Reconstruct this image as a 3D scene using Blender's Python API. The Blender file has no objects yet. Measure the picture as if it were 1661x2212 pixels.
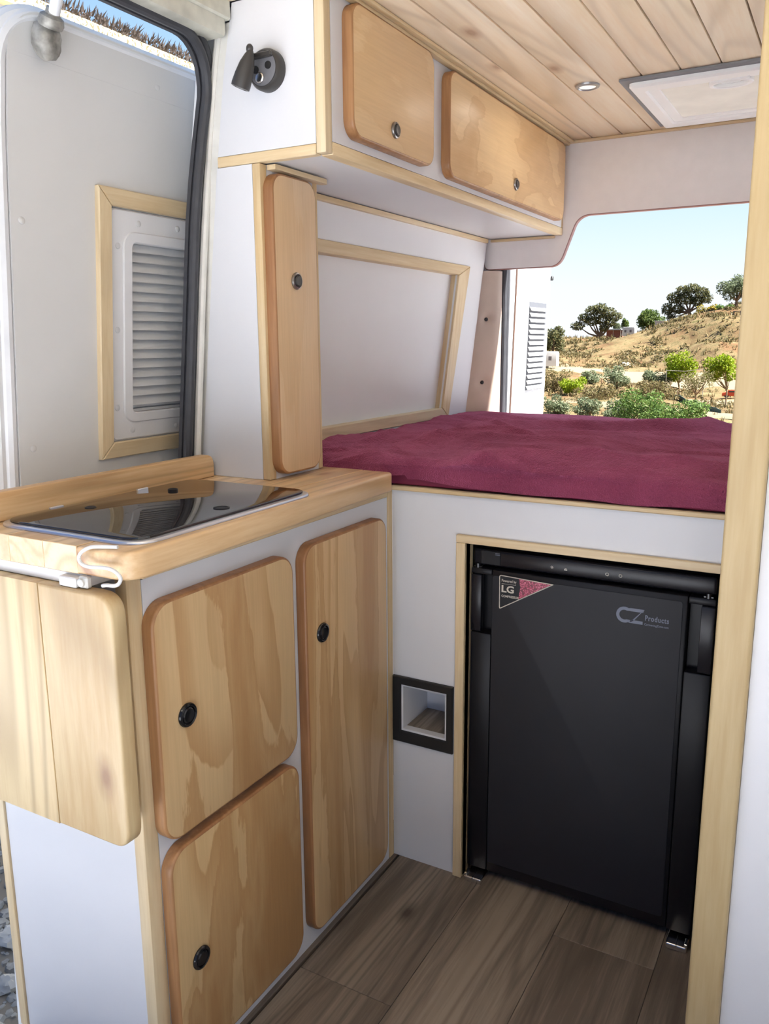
import bpy, bmesh, math, random
import numpy as np
from mathutils import Vector, Matrix, noise, Quaternion

random.seed(7)
SC = bpy.context.scene
COL = SC.collection
PI = math.pi

# ------------------------------------------------------------------ helpers
def s(r, g, b):
    f = lambda c: (c / 255 / 12.92) if c <= 10.3 else ((c / 255 + .055) / 1.055) ** 2.4
    return (f(r), f(g), f(b), 1.0)

class MB:
    """collects shapes into one mesh"""
    def __init__(self):
        self.bm = bmesh.new()
        self.mi = 0
    def _v(self, pts):
        return [self.bm.verts.new(p) for p in pts]
    def face(self, vs, mi=None):
        try:
            f = self.bm.faces.new(vs)
        except ValueError:
            return None
        f.material_index = self.mi if mi is None else mi
        f.smooth = True
        return f
    def box(self, x0, x1, y0, y1, z0, z1, bev=0.0, seg=2, xf=None):
        v = self._v([(x, y, z) for x in (x0, x1) for y in (y0, y1) for z in (z0, z1)])
        fs = [self.face([v[i] for i in q]) for q in
              ((0, 1, 3, 2), (4, 6, 7, 5), (0, 4, 5, 1), (2, 3, 7, 6), (0, 2, 6, 4), (1, 5, 7, 3))]
        if xf:
            for a in v:
                a.co = xf(a.co)
        if bev > 0:
            es = set(e for f in fs for e in f.edges)
            r = bmesh.ops.bevel(self.bm, geom=list(es), offset=bev, segments=seg, affect='EDGES', profile=0.5)
            for f in r['faces']:
                f.smooth = True
                f.material_index = self.mi
        return self
    def loft(self, rings, caps=True, mis=None, capmi=None):
        rv = [self._v(r) for r in rings]
        n = len(rv[0])
        for k in range(len(rv) - 1):
            for i in range(n):
                j = (i + 1) % n
                self.face([rv[k][i], rv[k][j], rv[k + 1][j], rv[k + 1][i]], mis)
        if caps:
            self.face(list(reversed(rv[0])), mis)
            self.face(rv[-1], capmi)
        return self
    def prism(self, poly, axis, lo, hi, bev=0.0, bevlo=0.0, side=0, cap=0, seg=3):
        """extrude a 2-D polygon along axis from lo to hi (hi end is the finished face)"""
        def m(p, h):
            a, b = p
            return {'x': (h, a, b), 'y': (a, h, b), 'z': (a, b, h)}[axis]
        d = 1 if hi > lo else -1
        rings = []
        if bevlo:
            for k in range(seg + 1):
                t = PI / 2 * k / seg
                rings.append([m(p, lo + d * bevlo * (1 - math.sin(t))) for p in inset(poly, bevlo * (1 - math.cos(PI/2 - t)) if k < seg else 0)])
            rings = [[m(p, lo + d * bevlo * (1 - math.cos(PI / 2 * k / seg))) for p in inset(poly, bevlo * (1 - math.sin(PI / 2 * k / seg)))] for k in range(seg + 1)]
        else:
            rings.append([m(p, lo) for p in poly])
        if bev:
            for k in range(seg + 1):
                t = PI / 2 * k / seg
                rings.append([m(p, hi - d * bev * (1 - math.sin(t))) for p in inset(poly, bev * (1 - math.cos(t)))])
        else:
            rings.append([m(p, hi) for p in poly])
        return self.loft(rings, True, side, cap)
    def tube(self, pts, r, n=10, closed=False, rr=None):
        pts = [Vector(p) for p in pts]
        N = len(pts)
        rings = []
        up = Vector((0, 0, 1))
        prev = None
        for i, p in enumerate(pts):
            a = pts[(i - 1) % N] if (closed or i > 0) else p
            b = pts[(i + 1) % N] if (closed or i < N - 1) else p
            t = (b - a).normalized()
            if prev is None:
                u = t.orthogonal().normalized() if abs(t.dot(up)) > .95 else (up - t * up.dot(t)).normalized()
            else:
                u = (prev - t * prev.dot(t)).normalized()
            prev = u
            w = t.cross(u)
            R = rr[i] if rr else r
            rings.append([p + (u * math.cos(2 * PI * k / n) + w * math.sin(2 * PI * k / n)) * R for k in range(n)])
        if closed:
            rv = [self._v(q) for q in rings]
            for k in range(N):
                for i in range(n):
                    j = (i + 1) % n
                    self.face([rv[k][i], rv[k][j], rv[(k + 1) % N][j], rv[(k + 1) % N][i]])
        else:
            self.loft(rings, True, self.mi, self.mi)
        return self
    def lathe(self, prof, c, axis, n=28):
        """prof = [(radius, height)], revolved about axis through c"""
        ax = Vector(axis).normalized()
        u = ax.orthogonal().normalized(); w = ax.cross(u)
        c = Vector(c)
        rings = [[c + ax * h + (u * math.cos(2 * PI * k / n) + w * math.sin(2 * PI * k / n)) * max(r, 1e-5) for k in range(n)] for r, h in prof]
        return self.loft(rings, True, self.mi, self.mi)
    def ball(self, c, rx, ry, rz, n=16, m=10, jit=0.0, seed=0):
        rings = []
        for j in range(1, m):
            t = PI * j / m
            ring = []
            for k in range(n):
                a = 2 * PI * k / n
                d = Vector((math.sin(t) * math.cos(a), math.sin(t) * math.sin(a), -math.cos(t)))
                q = 1 + jit * noise.noise(d * 2.1 + Vector((seed * 3.7, seed, 0)))
                ring.append((c[0] + rx * d.x * q, c[1] + ry * d.y * q, c[2] + rz * d.z * q))
            rings.append(ring)
        return self.loft(rings, True, self.mi, self.mi)

def inset(poly, d):
    if abs(d) < 1e-9:
        return list(poly)
    n = len(poly)
    area = sum(poly[i][0] * poly[(i + 1) % n][1] - poly[(i + 1) % n][0] * poly[i][1] for i in range(n))
    sg = 1 if area > 0 else -1
    out = []
    for i in range(n):
        a, p, b = poly[i - 1], poly[i], poly[(i + 1) % n]
        e1 = Vector((p[0] - a[0], p[1] - a[1])); e2 = Vector((b[0] - p[0], b[1] - p[1]))
        if e1.length < 1e-9: e1 = e2
        if e2.length < 1e-9: e2 = e1
        e1.normalize(); e2.normalize()
        n1 = Vector((-e1.y, e1.x)) * sg; n2 = Vector((-e2.y, e2.x)) * sg
        k = n1 + n2
        k = k / max(k.length_squared / 2, .3) if k.length > 1e-6 else n1
        out.append((p[0] + k.x * d, p[1] + k.y * d))
    return out

def rrect(a0, a1, b0, b1, r, n=7, rs=None):
    rs = rs or (r, r, r, r)            # corners: a0b0, a1b0, a1b1, a0b1
    P = []
    for (ca, cb, t0, R) in ((a0, b0, PI, rs[0]), (a1, b0, 1.5 * PI, rs[1]), (a1, b1, 0, rs[2]), (a0, b1, .5 * PI, rs[3])):
        oa = ca + (R if ca == a0 else -R); ob = cb + (R if cb == b0 else -R)
        if R <= 0:
            P.append((ca, cb)); continue
        for k in range(n + 1):
            t = t0 + PI / 2 * k / n
            P.append((oa + R * math.cos(t), ob + R * math.sin(t)))
    return P

def smooth_poly(pts, r, n=6):
    """round the corners of a polygon; r = one radius or one per corner"""
    out = []
    N = len(pts)
    for i in range(N):
        R = r[i] if isinstance(r, (list, tuple)) else r
        p = Vector(pts[i]); a = Vector(pts[i - 1]); b = Vector(pts[(i + 1) % N])
        if R <= 0:
            out.append(tuple(p)); continue
        d1 = min(R, (a - p).length * .49); d2 = min(R, (b - p).length * .49)
        A = p + (a - p).normalized() * d1; B = p + (b - p).normalized() * d2
        for k in range(n + 1):
            t = k / n
            q = A * (1 - t) ** 2 + p * 2 * t * (1 - t) + B * t * t
            out.append(tuple(q))
    return out

ROOTLOC = {}
def root_of(o):
    while o.parent: o = o.parent
    return o
def thing(name, label, cat, loc=(0, 0, 0), group=None, kind=None):
    o = bpy.data.objects.new(name, None)
    o.empty_display_size = .05
    o.location = loc
    COL.objects.link(o)
    setp(o, label, cat, group, kind)
    return o
def setp(o, label=None, cat=None, group=None, kind=None):
    if label: o['label'] = label
    if cat: o['category'] = cat
    if group: o['group'] = group
    if kind: o['kind'] = kind
    return o
def obj(name, mb, mats, parent=None, loc=None, ang=35, flat=False):
    bm = mb.bm if isinstance(mb, MB) else mb
    base = Vector(root_of(parent).location) if parent else Vector(loc or (0, 0, 0))
    bmesh.ops.recalc_face_normals(bm, faces=bm.faces)
    for v in bm.verts: v.co -= base
    me = bpy.data.meshes.new(name)
    bm.to_mesh(me); bm.free()
    for m in (mats if isinstance(mats, (list, tuple)) else [mats]):
        me.materials.append(m)
    if flat:
        me.shade_flat()
    else:
        me.set_sharp_from_angle(angle=math.radians(ang))
    o = bpy.data.objects.new(name, me)
    COL.objects.link(o)
    if parent: o.parent = parent
    else: o.location = base
    return o
def tagged(name, mb, mats, label, cat, loc=(0, 0, 0), group=None, kind=None, **k):
    return setp(obj(name, mb, mats, None, loc, **k), label, cat, group, kind)
def struct(name, mb, mats, label=None, parent=None, **k):
    o = obj(name, mb, mats, parent, **k)
    if not parent:
        o['kind'] = 'structure'
        if label: o['label'] = label
    return o

# ------------------------------------------------------------------ materials
class NT:
    def __init__(self, name):
        self.m = bpy.data.materials.new(name); self.m.use_nodes = True
        self.t = self.m.node_tree; self.t.nodes.clear()
        self.out = self.n('ShaderNodeOutputMaterial')
        self.b = self.n('ShaderNodeBsdfPrincipled')
        self.t.links.new(self.b.outputs[0], self.out.inputs[0])
    def n(self, k, **p):
        x = self.t.nodes.new(k)
        for a, v in p.items(): setattr(x, a, v)
        return x
    def l(self, a, b): self.t.links.new(a, b)
    def put(self, sock, v):
        if hasattr(v, 'is_output') or isinstance(v, bpy.types.NodeSocket): self.l(v, sock)
        else: sock.default_value = v
    def coord(self, scale=(1, 1, 1), island=False, rot=(0, 0, 0)):
        tc = self.n('ShaderNodeTexCoord'); src = tc.outputs['Object']
        if island:
            g = self.n('ShaderNodeNewGeometry')
            mu = self.n('ShaderNodeMath', operation='MULTIPLY'); self.l(g.outputs['Random Per Island'], mu.inputs[0]); mu.inputs[1].default_value = 37.0
            ad = self.n('ShaderNodeVectorMath', operation='ADD'); self.l(src, ad.inputs[0]); self.l(mu.outputs[0], ad.inputs[1]); src = ad.outputs[0]
            self.isl = g.outputs['Random Per Island']
        mp = self.n('ShaderNodeMapping'); self.l(src, mp.inputs[0]); mp.inputs['Scale'].default_value = scale
        mp.inputs['Rotation'].default_value = rot
        return mp.outputs[0]
    def noise(self, co, sc=1, det=4, rough=.55, dist=0):
        x = self.n('ShaderNodeTexNoise'); self.l(co, x.inputs['Vector'])
        x.inputs['Scale'].default_value = sc; x.inputs['Detail'].default_value = det
        x.inputs['Roughness'].default_value = rough; x.inputs['Distortion'].default_value = dist
        return x.outputs['Fac']
    def math(self, op, a, b=0.0, clamp=False):
        x = self.n('ShaderNodeMath', operation=op, use_clamp=clamp); self.put(x.inputs[0], a); self.put(x.inputs[1], b); return x.outputs[0]
    def ramp(self, fac, stops, interp='LINEAR'):
        r = self.n('ShaderNodeValToRGB'); self.l(fac, r.inputs[0]); cr = r.color_ramp; cr.interpolation = interp
        while len(cr.elements) < len(stops): cr.elements.new(.5)
        for e, (p, c) in zip(cr.elements, stops):
            e.position = p; e.color = c if len(c) == 4 else (*c, 1)
        return r.outputs[0]
    def mix(self, f, a, b, mode='MIX'):
        x = self.n('ShaderNodeMix', data_type='RGBA', blend_type=mode)
        self.put(x.inputs[0], f); self.put(x.inputs[6], a); self.put(x.inputs[7], b); return x.outputs[2]
    def bump(self, h, strength=.2, dist=.002):
        x = self.n('ShaderNodeBump'); self.l(h, x.inputs['Height']); x.inputs['Strength'].default_value = strength; x.inputs['Distance'].default_value = dist
        self.l(x.outputs[0], self.b.inputs['Normal'])
    def fin(self, col, rough=.5, **k):
        self.put(self.b.inputs['Base Color'], col); self.put(self.b.inputs['Roughness'], rough)
        for a, v in k.items(): self.put(self.b.inputs[a.replace('_', ' ')], v)
        return self.m

def plain(name, c, rough=.5, var=.04, sc=8, metal=0, bump=0, bsc=200, **k):
    t = NT(name)
    co = t.coord()
    f = t.noise(co, sc, 3)
    d = tuple(max(0, x * (1 - var)) for x in c[:3]) + (1,); e = tuple(min(1, x * (1 + var)) for x in c[:3]) + (1,)
    col = t.ramp(f, [(.3, d), (.7, e)])
    if bump: t.bump(t.noise(co, bsc, 2), bump, .001)
    return t.fin(col, rough, Metallic=metal, **k)

def vec_scale(axis, cross, along):
    return tuple(along if a == axis else cross for a in 'xyz')

def wood(name, c1, c2, axis='z', cross=1.0, ring=.35, knots=0.0, rough=.45, island=False, ivar=.12, coat=0.0, kcol=(120, 78, 45)):
    t = NT(name)
    co = t.coord(vec_scale(axis, 28 * cross, 1.6), island)
    n1 = t.noise(co, .35, 3, .5, .4)
    n2 = t.noise(co, 5, 3, .6, .2)
    co3 = t.coord(vec_scale(axis, 7 * cross, .55), island)
    n3 = t.noise(co3, 1, 1.5, .4, .3)
    sn = t.math('SINE', t.math('MULTIPLY', n3, 75.0))
    sn = t.math('POWER', t.math('MULTIPLY_ADD', sn, .5), 3.0)
    sn = t.math('POWER', t.math('ADD', t.math('MULTIPLY', t.math('SINE', t.math('MULTIPLY', n3, 75.0)), .5), .5), 3.0)
    fac = t.math('ADD', t.math('MULTIPLY', n1, .65), t.math('MULTIPLY', n2, .35))
    col = t.ramp(fac, [(.40, c1), (.60, c2)])
    dk = tuple(x * .62 for x in c2[:3]) + (1,)
    col = t.mix(t.math('MULTIPLY', sn, ring), col, dk)
    if island:
        v = t.math('ADD', t.math('MULTIPLY', t.isl, ivar * 2), 1 - ivar)
        cb = t.n('ShaderNodeCombineColor'); [t.l(v, cb.inputs[i]) for i in range(3)]
        col = t.mix(1.0, col, cb.outputs[0], 'MULTIPLY')
    if knots:
        ck = t.coord(vec_scale(axis, 6.5, 3.2), island)
        sx = t.n('ShaderNodeSeparateXYZ'); t.l(ck, sx.inputs[0]); cx_ = t.n('ShaderNodeCombineXYZ')
        if axis == 'z': t.l(t.math('ADD', sx.outputs[0], sx.outputs[1]), cx_.inputs[0]); t.l(sx.outputs[2], cx_.inputs[1])
        else: t.l(t.math('ADD', sx.outputs[0], sx.outputs[2]), cx_.inputs[0]); t.l(sx.outputs[1], cx_.inputs[1])
        vo = t.n('ShaderNodeTexVoronoi'); vo.voronoi_dimensions = '2D'; t.l(cx_.outputs[0], vo.inputs['Vector']); vo.inputs['Scale'].default_value = 1.0
        sep = t.n('ShaderNodeSeparateColor'); t.l(vo.outputs['Color'], sep.inputs[0])
        gate = t.math('GREATER_THAN', sep.outputs[0], 1 - knots * .75)
        dd = t.math('ADD', vo.outputs['Distance'], t.math('MULTIPLY', t.math('SUBTRACT', t.noise(co, 3, 2), .5), .06))
        k = t.ramp(dd, [(.03, (1, 1, 1)), (.07, (.5, .5, .5)), (.14, (0, 0, 0))])
        col = t.mix(t.math('MULTIPLY', t.math('MULTIPLY', k, gate), .8), col, s(*kcol))
    t.bump(n2, .06, .0015)
    return t.fin(col, rough, Coat_Weight=coat, Coat_Roughness=.25)

def ply(name, light, dark, axis='z', k=9.0, sc=(5.0, 1.0), edge=.5, amount=1.0, off=0.0, rough=.42):
    """rotary-cut pine plywood: contour-shaped tan patches with one sharp and one soft edge"""
    t = NT(name)
    co = t.coord(vec_scale(axis, sc[0], sc[1]))
    of = t.n('ShaderNodeVectorMath', operation='ADD'); t.l(co, of.inputs[0]); of.inputs[1].default_value = (off, off * .7, off * 1.3)
    co = of.outputs[0]
    n = t.noise(co, 1.0, 2.0, .45, .25)
    jag = t.noise(t.coord(vec_scale(axis, 70, 6)), 1, 3)
    v = t.math('FRACT', t.math('ADD', t.math('MULTIPLY', n, k), t.math('MULTIPLY', jag, .16)))
    patch = t.ramp(v, [(0, (0, 0, 0)), (.42, (.12, .12, .12)), (.62, (.55, .55, .55)), (.90, (1, 1, 1)), (.93, (0, 0, 0))])
    jc = t.noise(t.coord(vec_scale(axis, 42, 9)), 1, 4, .7)
    b1 = t.noise(t.coord(vec_scale(axis, sc[0] * 1.7, sc[1] * 1.25)), 1.0, 2.0, .45, .5)
    b1 = t.math('ADD', b1, t.math('MULTIPLY', t.math('SUBTRACT', jc, .5), .13))
    blot = t.ramp(b1, [(.52, (0, 0, 0)), (.532, (.9, .9, .9)), (.58, (.6, .6, .6)), (.66, (1, 1, 1))])
    gate = t.ramp(t.noise(co, .55, 2), [(.40, (.18, .18, .18)), (.56, (1, 1, 1))])
    fine = t.noise(t.coord(vec_scale(axis, 240, 9)), 1, 3)
    base = t.ramp(t.noise(t.coord(vec_scale(axis, 12, 1.2)), 1, 3), [(.3, light), (.75, tuple(x * .86 for x in light[:3]) + (1,))])
    pt = t.math('MAXIMUM', t.math('MULTIPLY', t.math('MULTIPLY', patch, gate), .75), t.math('MULTIPLY', blot, .9))
    col = t.mix(t.math('MULTIPLY', pt, amount), base, dark)
    col = t.mix(.10, col, t.ramp(fine, [(.35, (1, 1, 1)), (.65, (.35, .25, .16))]), 'MULTIPLY')
    return t.fin(col, rough, Coat_Weight=.12, Coat_Roughness=.3)

WHITE = plain('white_laminate', (.72, .728, .752, 1), .38, .015, 5)
WHITE_W = plain('warm_white_lining', (.78, .78, .785, 1), .5, .015, 5)
HEADER = plain('header_vinyl', (.86, .825, .81, 1), .6, .02, 30, bump=.08, bsc=500)
GREYLIN = plain('door_lining_grey', (.66, .665, .66, 1), .5, .02, 4)
STEEL = plain('painted_steel', (.78, .80, .83, 1), .32, .06, 14)
CREAMST = plain('cream_painted_steel', (.62, .61, .52, 1), .4, .22, 18)
BROWN_EDGE = plain('header_edge_band', s(150, 110, 105), .5, .06)
PINE = {a: wood('pine_trim_' + a, s(230, 210, 172), s(212, 184, 138), a, 1.0, .22, 0, .45) for a in 'xyz'}
PINE_Y = {a: wood('pine_pale_' + a, s(224, 206, 170), s(208, 184, 144), a, 1.0, .25, 0, .45) for a in 'xyz'}
WORKTOP = wood('worktop_pine', s(238, 208, 164), s(218, 178, 128), 'y', .8, .55, .5, .38, True, .07, .25, (150, 95, 55))
FLAPW = wood('flap_pine', s(216, 194, 150), s(196, 164, 118), 'z', .55, .55, .5, .42, True, .05, .1, (140, 98, 66))
CEILW = wood('ceiling_pine', s(252, 236, 208), s(245, 219, 184), 'y', .8, .4, .6, .33, True, .05, .2, (165, 115, 80))
FLOORW = wood('floor_vinyl', s(150, 137, 122), s(110, 98, 86), 'y', 1.3, .5, .12, .55, True, .16, 0, (50, 40, 32))
EDGE = wood('door_edge_wood', s(182, 136, 92), s(152, 106, 68), 'z', 1.0, .3, 0, .4)
PLY_A = ply('plywood_drawer', s(222, 190, 142), s(184, 141, 92), 'z', 7.0, (4.6, 1.3), off=3.1)
PLY_B = ply('plywood_lower', s(220, 188, 138), s(180, 137, 88), 'z', 6.5, (5.5, 1.9), off=9.9)
PLY_C = ply('plywood_tall', s(222, 188, 140), s(186, 144, 96), 'z', 8.0, (8.0, .7), off=13.3)
PLY_D = ply('plywood_upper', s(230, 197, 150), s(207, 165, 112), 'y', 4.0, (3.2, 2.4), amount=.5, off=5.4)
PLY_E = ply('plywood_upper_stained', s(228, 194, 144), s(198, 155, 104), 'y', 6.0, (4.2, 3.0), amount=.75, off=21.7)
PLY_T = ply('plywood_tower', s(231, 200, 160), s(214, 176, 128), 'z', 4.0, (6.0, .9), amount=.5, off=2.2)
BLACKPL = plain('black_gloss_plastic', (.012, .012, .013, 1), .16, .1)
BLACKMT = plain('black_matt', (.012, .012, .012, 1), .5, .1)
FR_BODY = plain('fridge_black', (.010, .010, .012, 1), .36, .1, Specular_IOR_Level=.28)
FR_PANEL = plain('fridge_panel', (.020, .021, .026, 1), .55, .08, 6, Specular_IOR_Level=.4)
FR_STRIP = plain('fridge_strip', (.012, .011, .014, 1), .26, .1, Specular_IOR_Level=.35)
CHROME = plain('chrome', (.75, .74, .72, 1), .22, .05, metal=1)
GUNMETAL = plain('gunmetal', (.30, .29, .28, 1), .3, .05, metal=.9)
LOGO = plain('logo_grey', s(118, 124, 142), .5, .02)
LOGO_W = plain('sticker_silver', s(205, 198, 186), .4, .03)
def burst():
    t = NT('sticker_pink_burst'); co = t.coord((260, 260, 260))
    v = t.n('ShaderNodeTexVoronoi'); t.l(co, v.inputs['Vector']); v.inputs['Scale'].default_value = 1.3
    return t.fin(t.ramp(v.outputs['Distance'], [(.1, s(235, 150, 175)), (.35, s(190, 60, 95)), (.7, s(110, 25, 50))]), .3)
PINK = burst()
GLASS_BLK = plain('black_glass', (.018, .014, .012, 1), .03, .02, Specular_IOR_Level=.9)
ALU = plain('brushed_aluminium', (.72, .73, .77, 1), .3, .04, metal=.85)
def blanket_mat():
    t = NT('burgundy_fleece'); co = t.coord((1, 1, 1))
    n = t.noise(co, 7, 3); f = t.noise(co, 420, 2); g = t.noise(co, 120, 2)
    col = t.ramp(n, [(.3, s(132, 48, 78)), (.7, s(164, 72, 104))])  # lighter pink mottling in the colour stands in for highlights on folds
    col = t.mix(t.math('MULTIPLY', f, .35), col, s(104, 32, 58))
    t.bump(t.math('ADD', f, t.math('MULTIPLY', g, .8)), .9, .005)
    return t.fin(col, .9, Sheen_Weight=1.0, Sheen_Roughness=.45, Sheen_Tint=s(235, 140, 180))
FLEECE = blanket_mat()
SHEET = plain('burgundy_cotton', s(120, 34, 62), .7, .06, 20)
PAD = plain('beige_leatherette', s(246, 228, 212), .55, .04, 12)
RUBBER = plain('black_rubber', (.045, .047, .055, 1), .48, .12, 40)
WPLAST = plain('white_plastic', (.74, .74, .73, 1), .35, .02)
SCREEN = plain('hatch_screen', (.84, .82, .74, 1), .6, .06, 12)
SHADOWGAP = plain('shadow_gap_grey', (.22, .225, .24, 1), .6, .1)
LAMPM = plain('lamp_graphite', (.045, .042, .04, 1), .38, .1)
LAMPF = plain('lamp_faceplate', (.17, .17, .185, 1), .5, .06, 90)
def emis(name, c, st):
    t = NT(name); n = t.noise(t.coord(), 3)
    return t.fin(t.ramp(n, [(0, c), (1, c)]), .4, Emission_Color=c, Emission_Strength=st)
LED = emis('led_diffuser', (1, .97, .9, 1), .3)
LENS = plain('lamp_lens', (.8, .8, .82, 1), .15, .03)
DIRTY = plain('dirty_zinc', (.33, .32, .29, 1), .5, .5, 45, metal=.35)
RENDER_W = plain('white_render', (.55, .54, .52, 1), .8, .05, 3)

# ------------------------------------------------------------------ van body geometry
def xw(z):                        # the side wall leans inwards towards the roof
    return float(np.interp(z, [-.6, 0, .9, 1.466, 1.612, 1.72, 2], [-.34, -.31, -.269, -.219, -.197, -.173, -.11]))

def wallgrid(mb, y0, y1, z0, z1, off, nz=14, th=.008):
    zs = [z0 + (z1 - z0) * k / nz for k in range(nz + 1)]
    rings = []
    for z in zs:
        x = xw(z) + off
        rings.append([(x, y0, z), (x, y1, z), (x - th, y1, z), (x - th, y0, z)])
    mb.loft(rings)
    return mb

# floor
mb = MB()
rows = [(-.185, [-1.8, -.95, .12]), (.015, [-1.8, -1.6, -.395, .12]), (.21, [-1.8, -.9, .30]), (.405, [-1.8, -.082, .6]), (.60, [-1.8, -1.5, .6]), (.795, [-1.8, -.3, .6]), (.99, [-1.8, -1, .6]), (1.185, [-1.8, -.5, .6])]
rows = [(-.38, [-1.8, -1.1, .6])] + rows
for x, ys in rows:
    for a, b in zip(ys[:-1], ys[1:]):
        mb.box(max(x + .0004, -.314), x + .1946, a + .0004, b - .0004, -.02, 0, .0006, 1)
struct('floor', mb, FLOORW, 'grey brown wood-look plank floor of the van')
mb = MB(); mb.box(-.313, 1.42, -1.82, 1.06, -.10, -.0215)
struct('floor_deck', mb, STEEL, 'steel deck under the plank floor')

# ceiling: tongue and groove boards running along the van
mb = MB()
edges = [-.20, -.148, -.065, .0175, .10, .185, .268, .351, .434, .517, .60, .683, .766, .85, .933, 1.016, 1.10, 1.183, 1.266, 1.36]
for a, b in zip(edges[:-1], edges[1:]):
    y1 = 1.036 if a > -.01 else (-.256 if a < -.16 else .9)
    mb.box(a + .0014, b - .0014, -1.8, y1, 1.7295, 1.742, .0022, 2)
struct('ceiling', mb, CEILW, 'ceiling of pale knotty pine boards')
mb = MB(); mb.box(-.25, 1.46, -1.8, 1.10, 1.745, 1.79)
struct('roof', mb, STEEL, 'white steel roof of the van')

# side body with the sliding door opening
mb = MB()
wallgrid(mb, -.262, 1.09, -.1, 1.75, -.045, 16, .012)
struct('wall_outer', mb, STEEL, 'white painted steel body side beside the sliding door opening')
mb = MB()
mb.box(-.245, -.176, -2.2, -.262, 1.672, 1.742, .008, 2)
mb.box(-.19, -.170, -2.2, -.2565, 1.70, 1.744, .003, 1)
beam = struct('trim_1', mb, CREAMST, 'cream painted steel beam with rust marks above the sliding door opening')
mb = MB(); mb.tube([(-.188, -.33, 1.70), (-.186, -.305, 1.698), (-.188, -.285, 1.690)], .008, 10, rr=[.004, .010, .003])
obj('cable_end', mb, BLACKMT, beam)['label'] = 'black cable end'
mb = MB(); mb.box(1.40, 1.42, -1.8, 1.06, -.1, 1.745)
struct('wall_side', mb, WHITE_W, 'white side wall of the van behind the tall partition')

mb = MB()
zs_ = np.linspace(-.05, 1.70, 26)
mb.loft([[(xw(z) - .030, -.2530, z), (xw(z) + .0005, -.2530, z), (xw(z) + .0005, -.2505, z), (xw(z) - .030, -.2505, z)] for z in zs_])
mb.tube([(xw(z) - .022, -.2515 - .012 * float(np.interp(z, [0, .95, 1.3, 1.5], [1.6, 1.6, .9, 0])), z) for z in np.linspace(-.05, 1.70, 26)], .0075, 10)
struct('trim_6', mb, plain('cream_flange', (.74, .73, .68, 1), .4, .08, 20), 'cream steel flange between the door seal and the tall narrow cabinet')
# door seal around the side opening
def loop_pts(off, d, ytop=-2.3):
    """right upright and top run of the seal, d = how far outside the opening's edge"""
    pts = []
    for z in np.linspace(-.05, 1.585, 24):
        y = np.interp(z, [-.05, .945, 1.19, 1.36, 1.48, 1.60], [-.31, -.300, -.292, -.288, -.278, -.268])
        pts.append((y + d, float(z)))
    y0, z0 = pts[-1]
    for k in range(1, 9):
        t = PI / 2 * k / 8
        pts.append((y0 - (.075 + d) * (1 - math.cos(t)), z0 + (.082 + d) * math.sin(t)))
    z1 = pts[-1][1]; y1 = pts[-1][0]
    for k in range(1, 14):
        pts.append((y1 - k * .14, z1))
    return [(xw(z) + off, y, z) for y, z in pts]
seal = MB()
seal.tube(loop_pts(-.026, .006), .009, 10)
seal.tube(loop_pts(-.034, .026), .0095, 10)
A = loop_pts(-.042, -.002); B = loop_pts(-.044, .040)
rv = [[Vector(a), Vector(b), Vector(b) + Vector((.008, 0, 0)), Vector(a) + Vector((.008, 0, 0))] for a, b in zip(A, B)]
seal.loft(rv)
tagged('door_seal', seal, RUBBER, 'black ribbed rubber seal around the left sliding door opening', 'door seal', (-.30, -.27, -.05))

# ------------------------------------------------------------------ left sliding door (door_1)
OFF = -.10
d1 = bpy.data.objects.new('door_1', None); COL.objects.link(d1); d1.location = (-.40, -.65, -.4)
setp(d1, 'open grey sliding door with louvred vent seen left through the doorway', None, None, 'structure')
def dwx(pt, off):
    return (xw(pt[1]) + off, pt[0], pt[1])
def dprism(mb, poly, lo, hi, bev=0, nsub=0):
    def mp(p, h): return (xw(p[1]) + OFF + h, p[0], p[1])
    rings = [[mp(p, lo) for p in poly]]
    if bev:
        for k in range(4):
            t = PI / 2 * k / 3
            rings.append([mp(p, hi - bev * (1 - math.sin(t))) for p in inset(poly, bev * (1 - math.cos(t)))])
    else:
        rings.append([mp(p, hi) for p in poly])
    mb.loft(rings)
def dense(poly, step=.08):
    out = []
    for i in range(len(poly)):
        a = poly[i]; b = poly[(i + 1) % len(poly)]
        n = max(1, int(math.hypot(b[0] - a[0], b[1] - a[1]) / step))
        for k in range(n):
            out.append((a[0] + (b[0] - a[0]) * k / n, a[1] + (b[1] - a[1]) * k / n))
    return out
def dgrid(mb, y0, y1, z0, z1, lo, hi, nz=20):
    zs = np.linspace(z0, z1, nz + 1)
    mb.loft([[(xw(z) + OFF + lo, y0, z), (xw(z) + OFF + hi, y0, z), (xw(z) + OFF + hi, y1, z), (xw(z) + OFF + lo, y1, z)] for z in zs])
# steel shell with rolled edge
mb = MB()
VY0, VY1, VZ0, VZ1 = -.447, .16, .948, 1.419
OY0, OY1, OZ0, OZ1 = -.417, .13, .978, 1.389
mb.tube([(xw(z) + OFF - .012, y, z) for y, z in dense(rrect(-.622, .50, -.43, 1.638, .075, 10))], .013, 10, closed=True)
mb.tube([(xw(z) + OFF - .02, y, z) for y, z in dense(rrect(-.640, .51, -.44, 1.640, .09, 10))], .016, 10, closed=True)
dgrid(mb, -.658, -.61, -.43, 1.55, -.05, -.024)
dgrid(mb, -.57, .49, -.43, 1.632, -.05, -.02)
obj('door_frame', mb, STEEL, d1)
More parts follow.
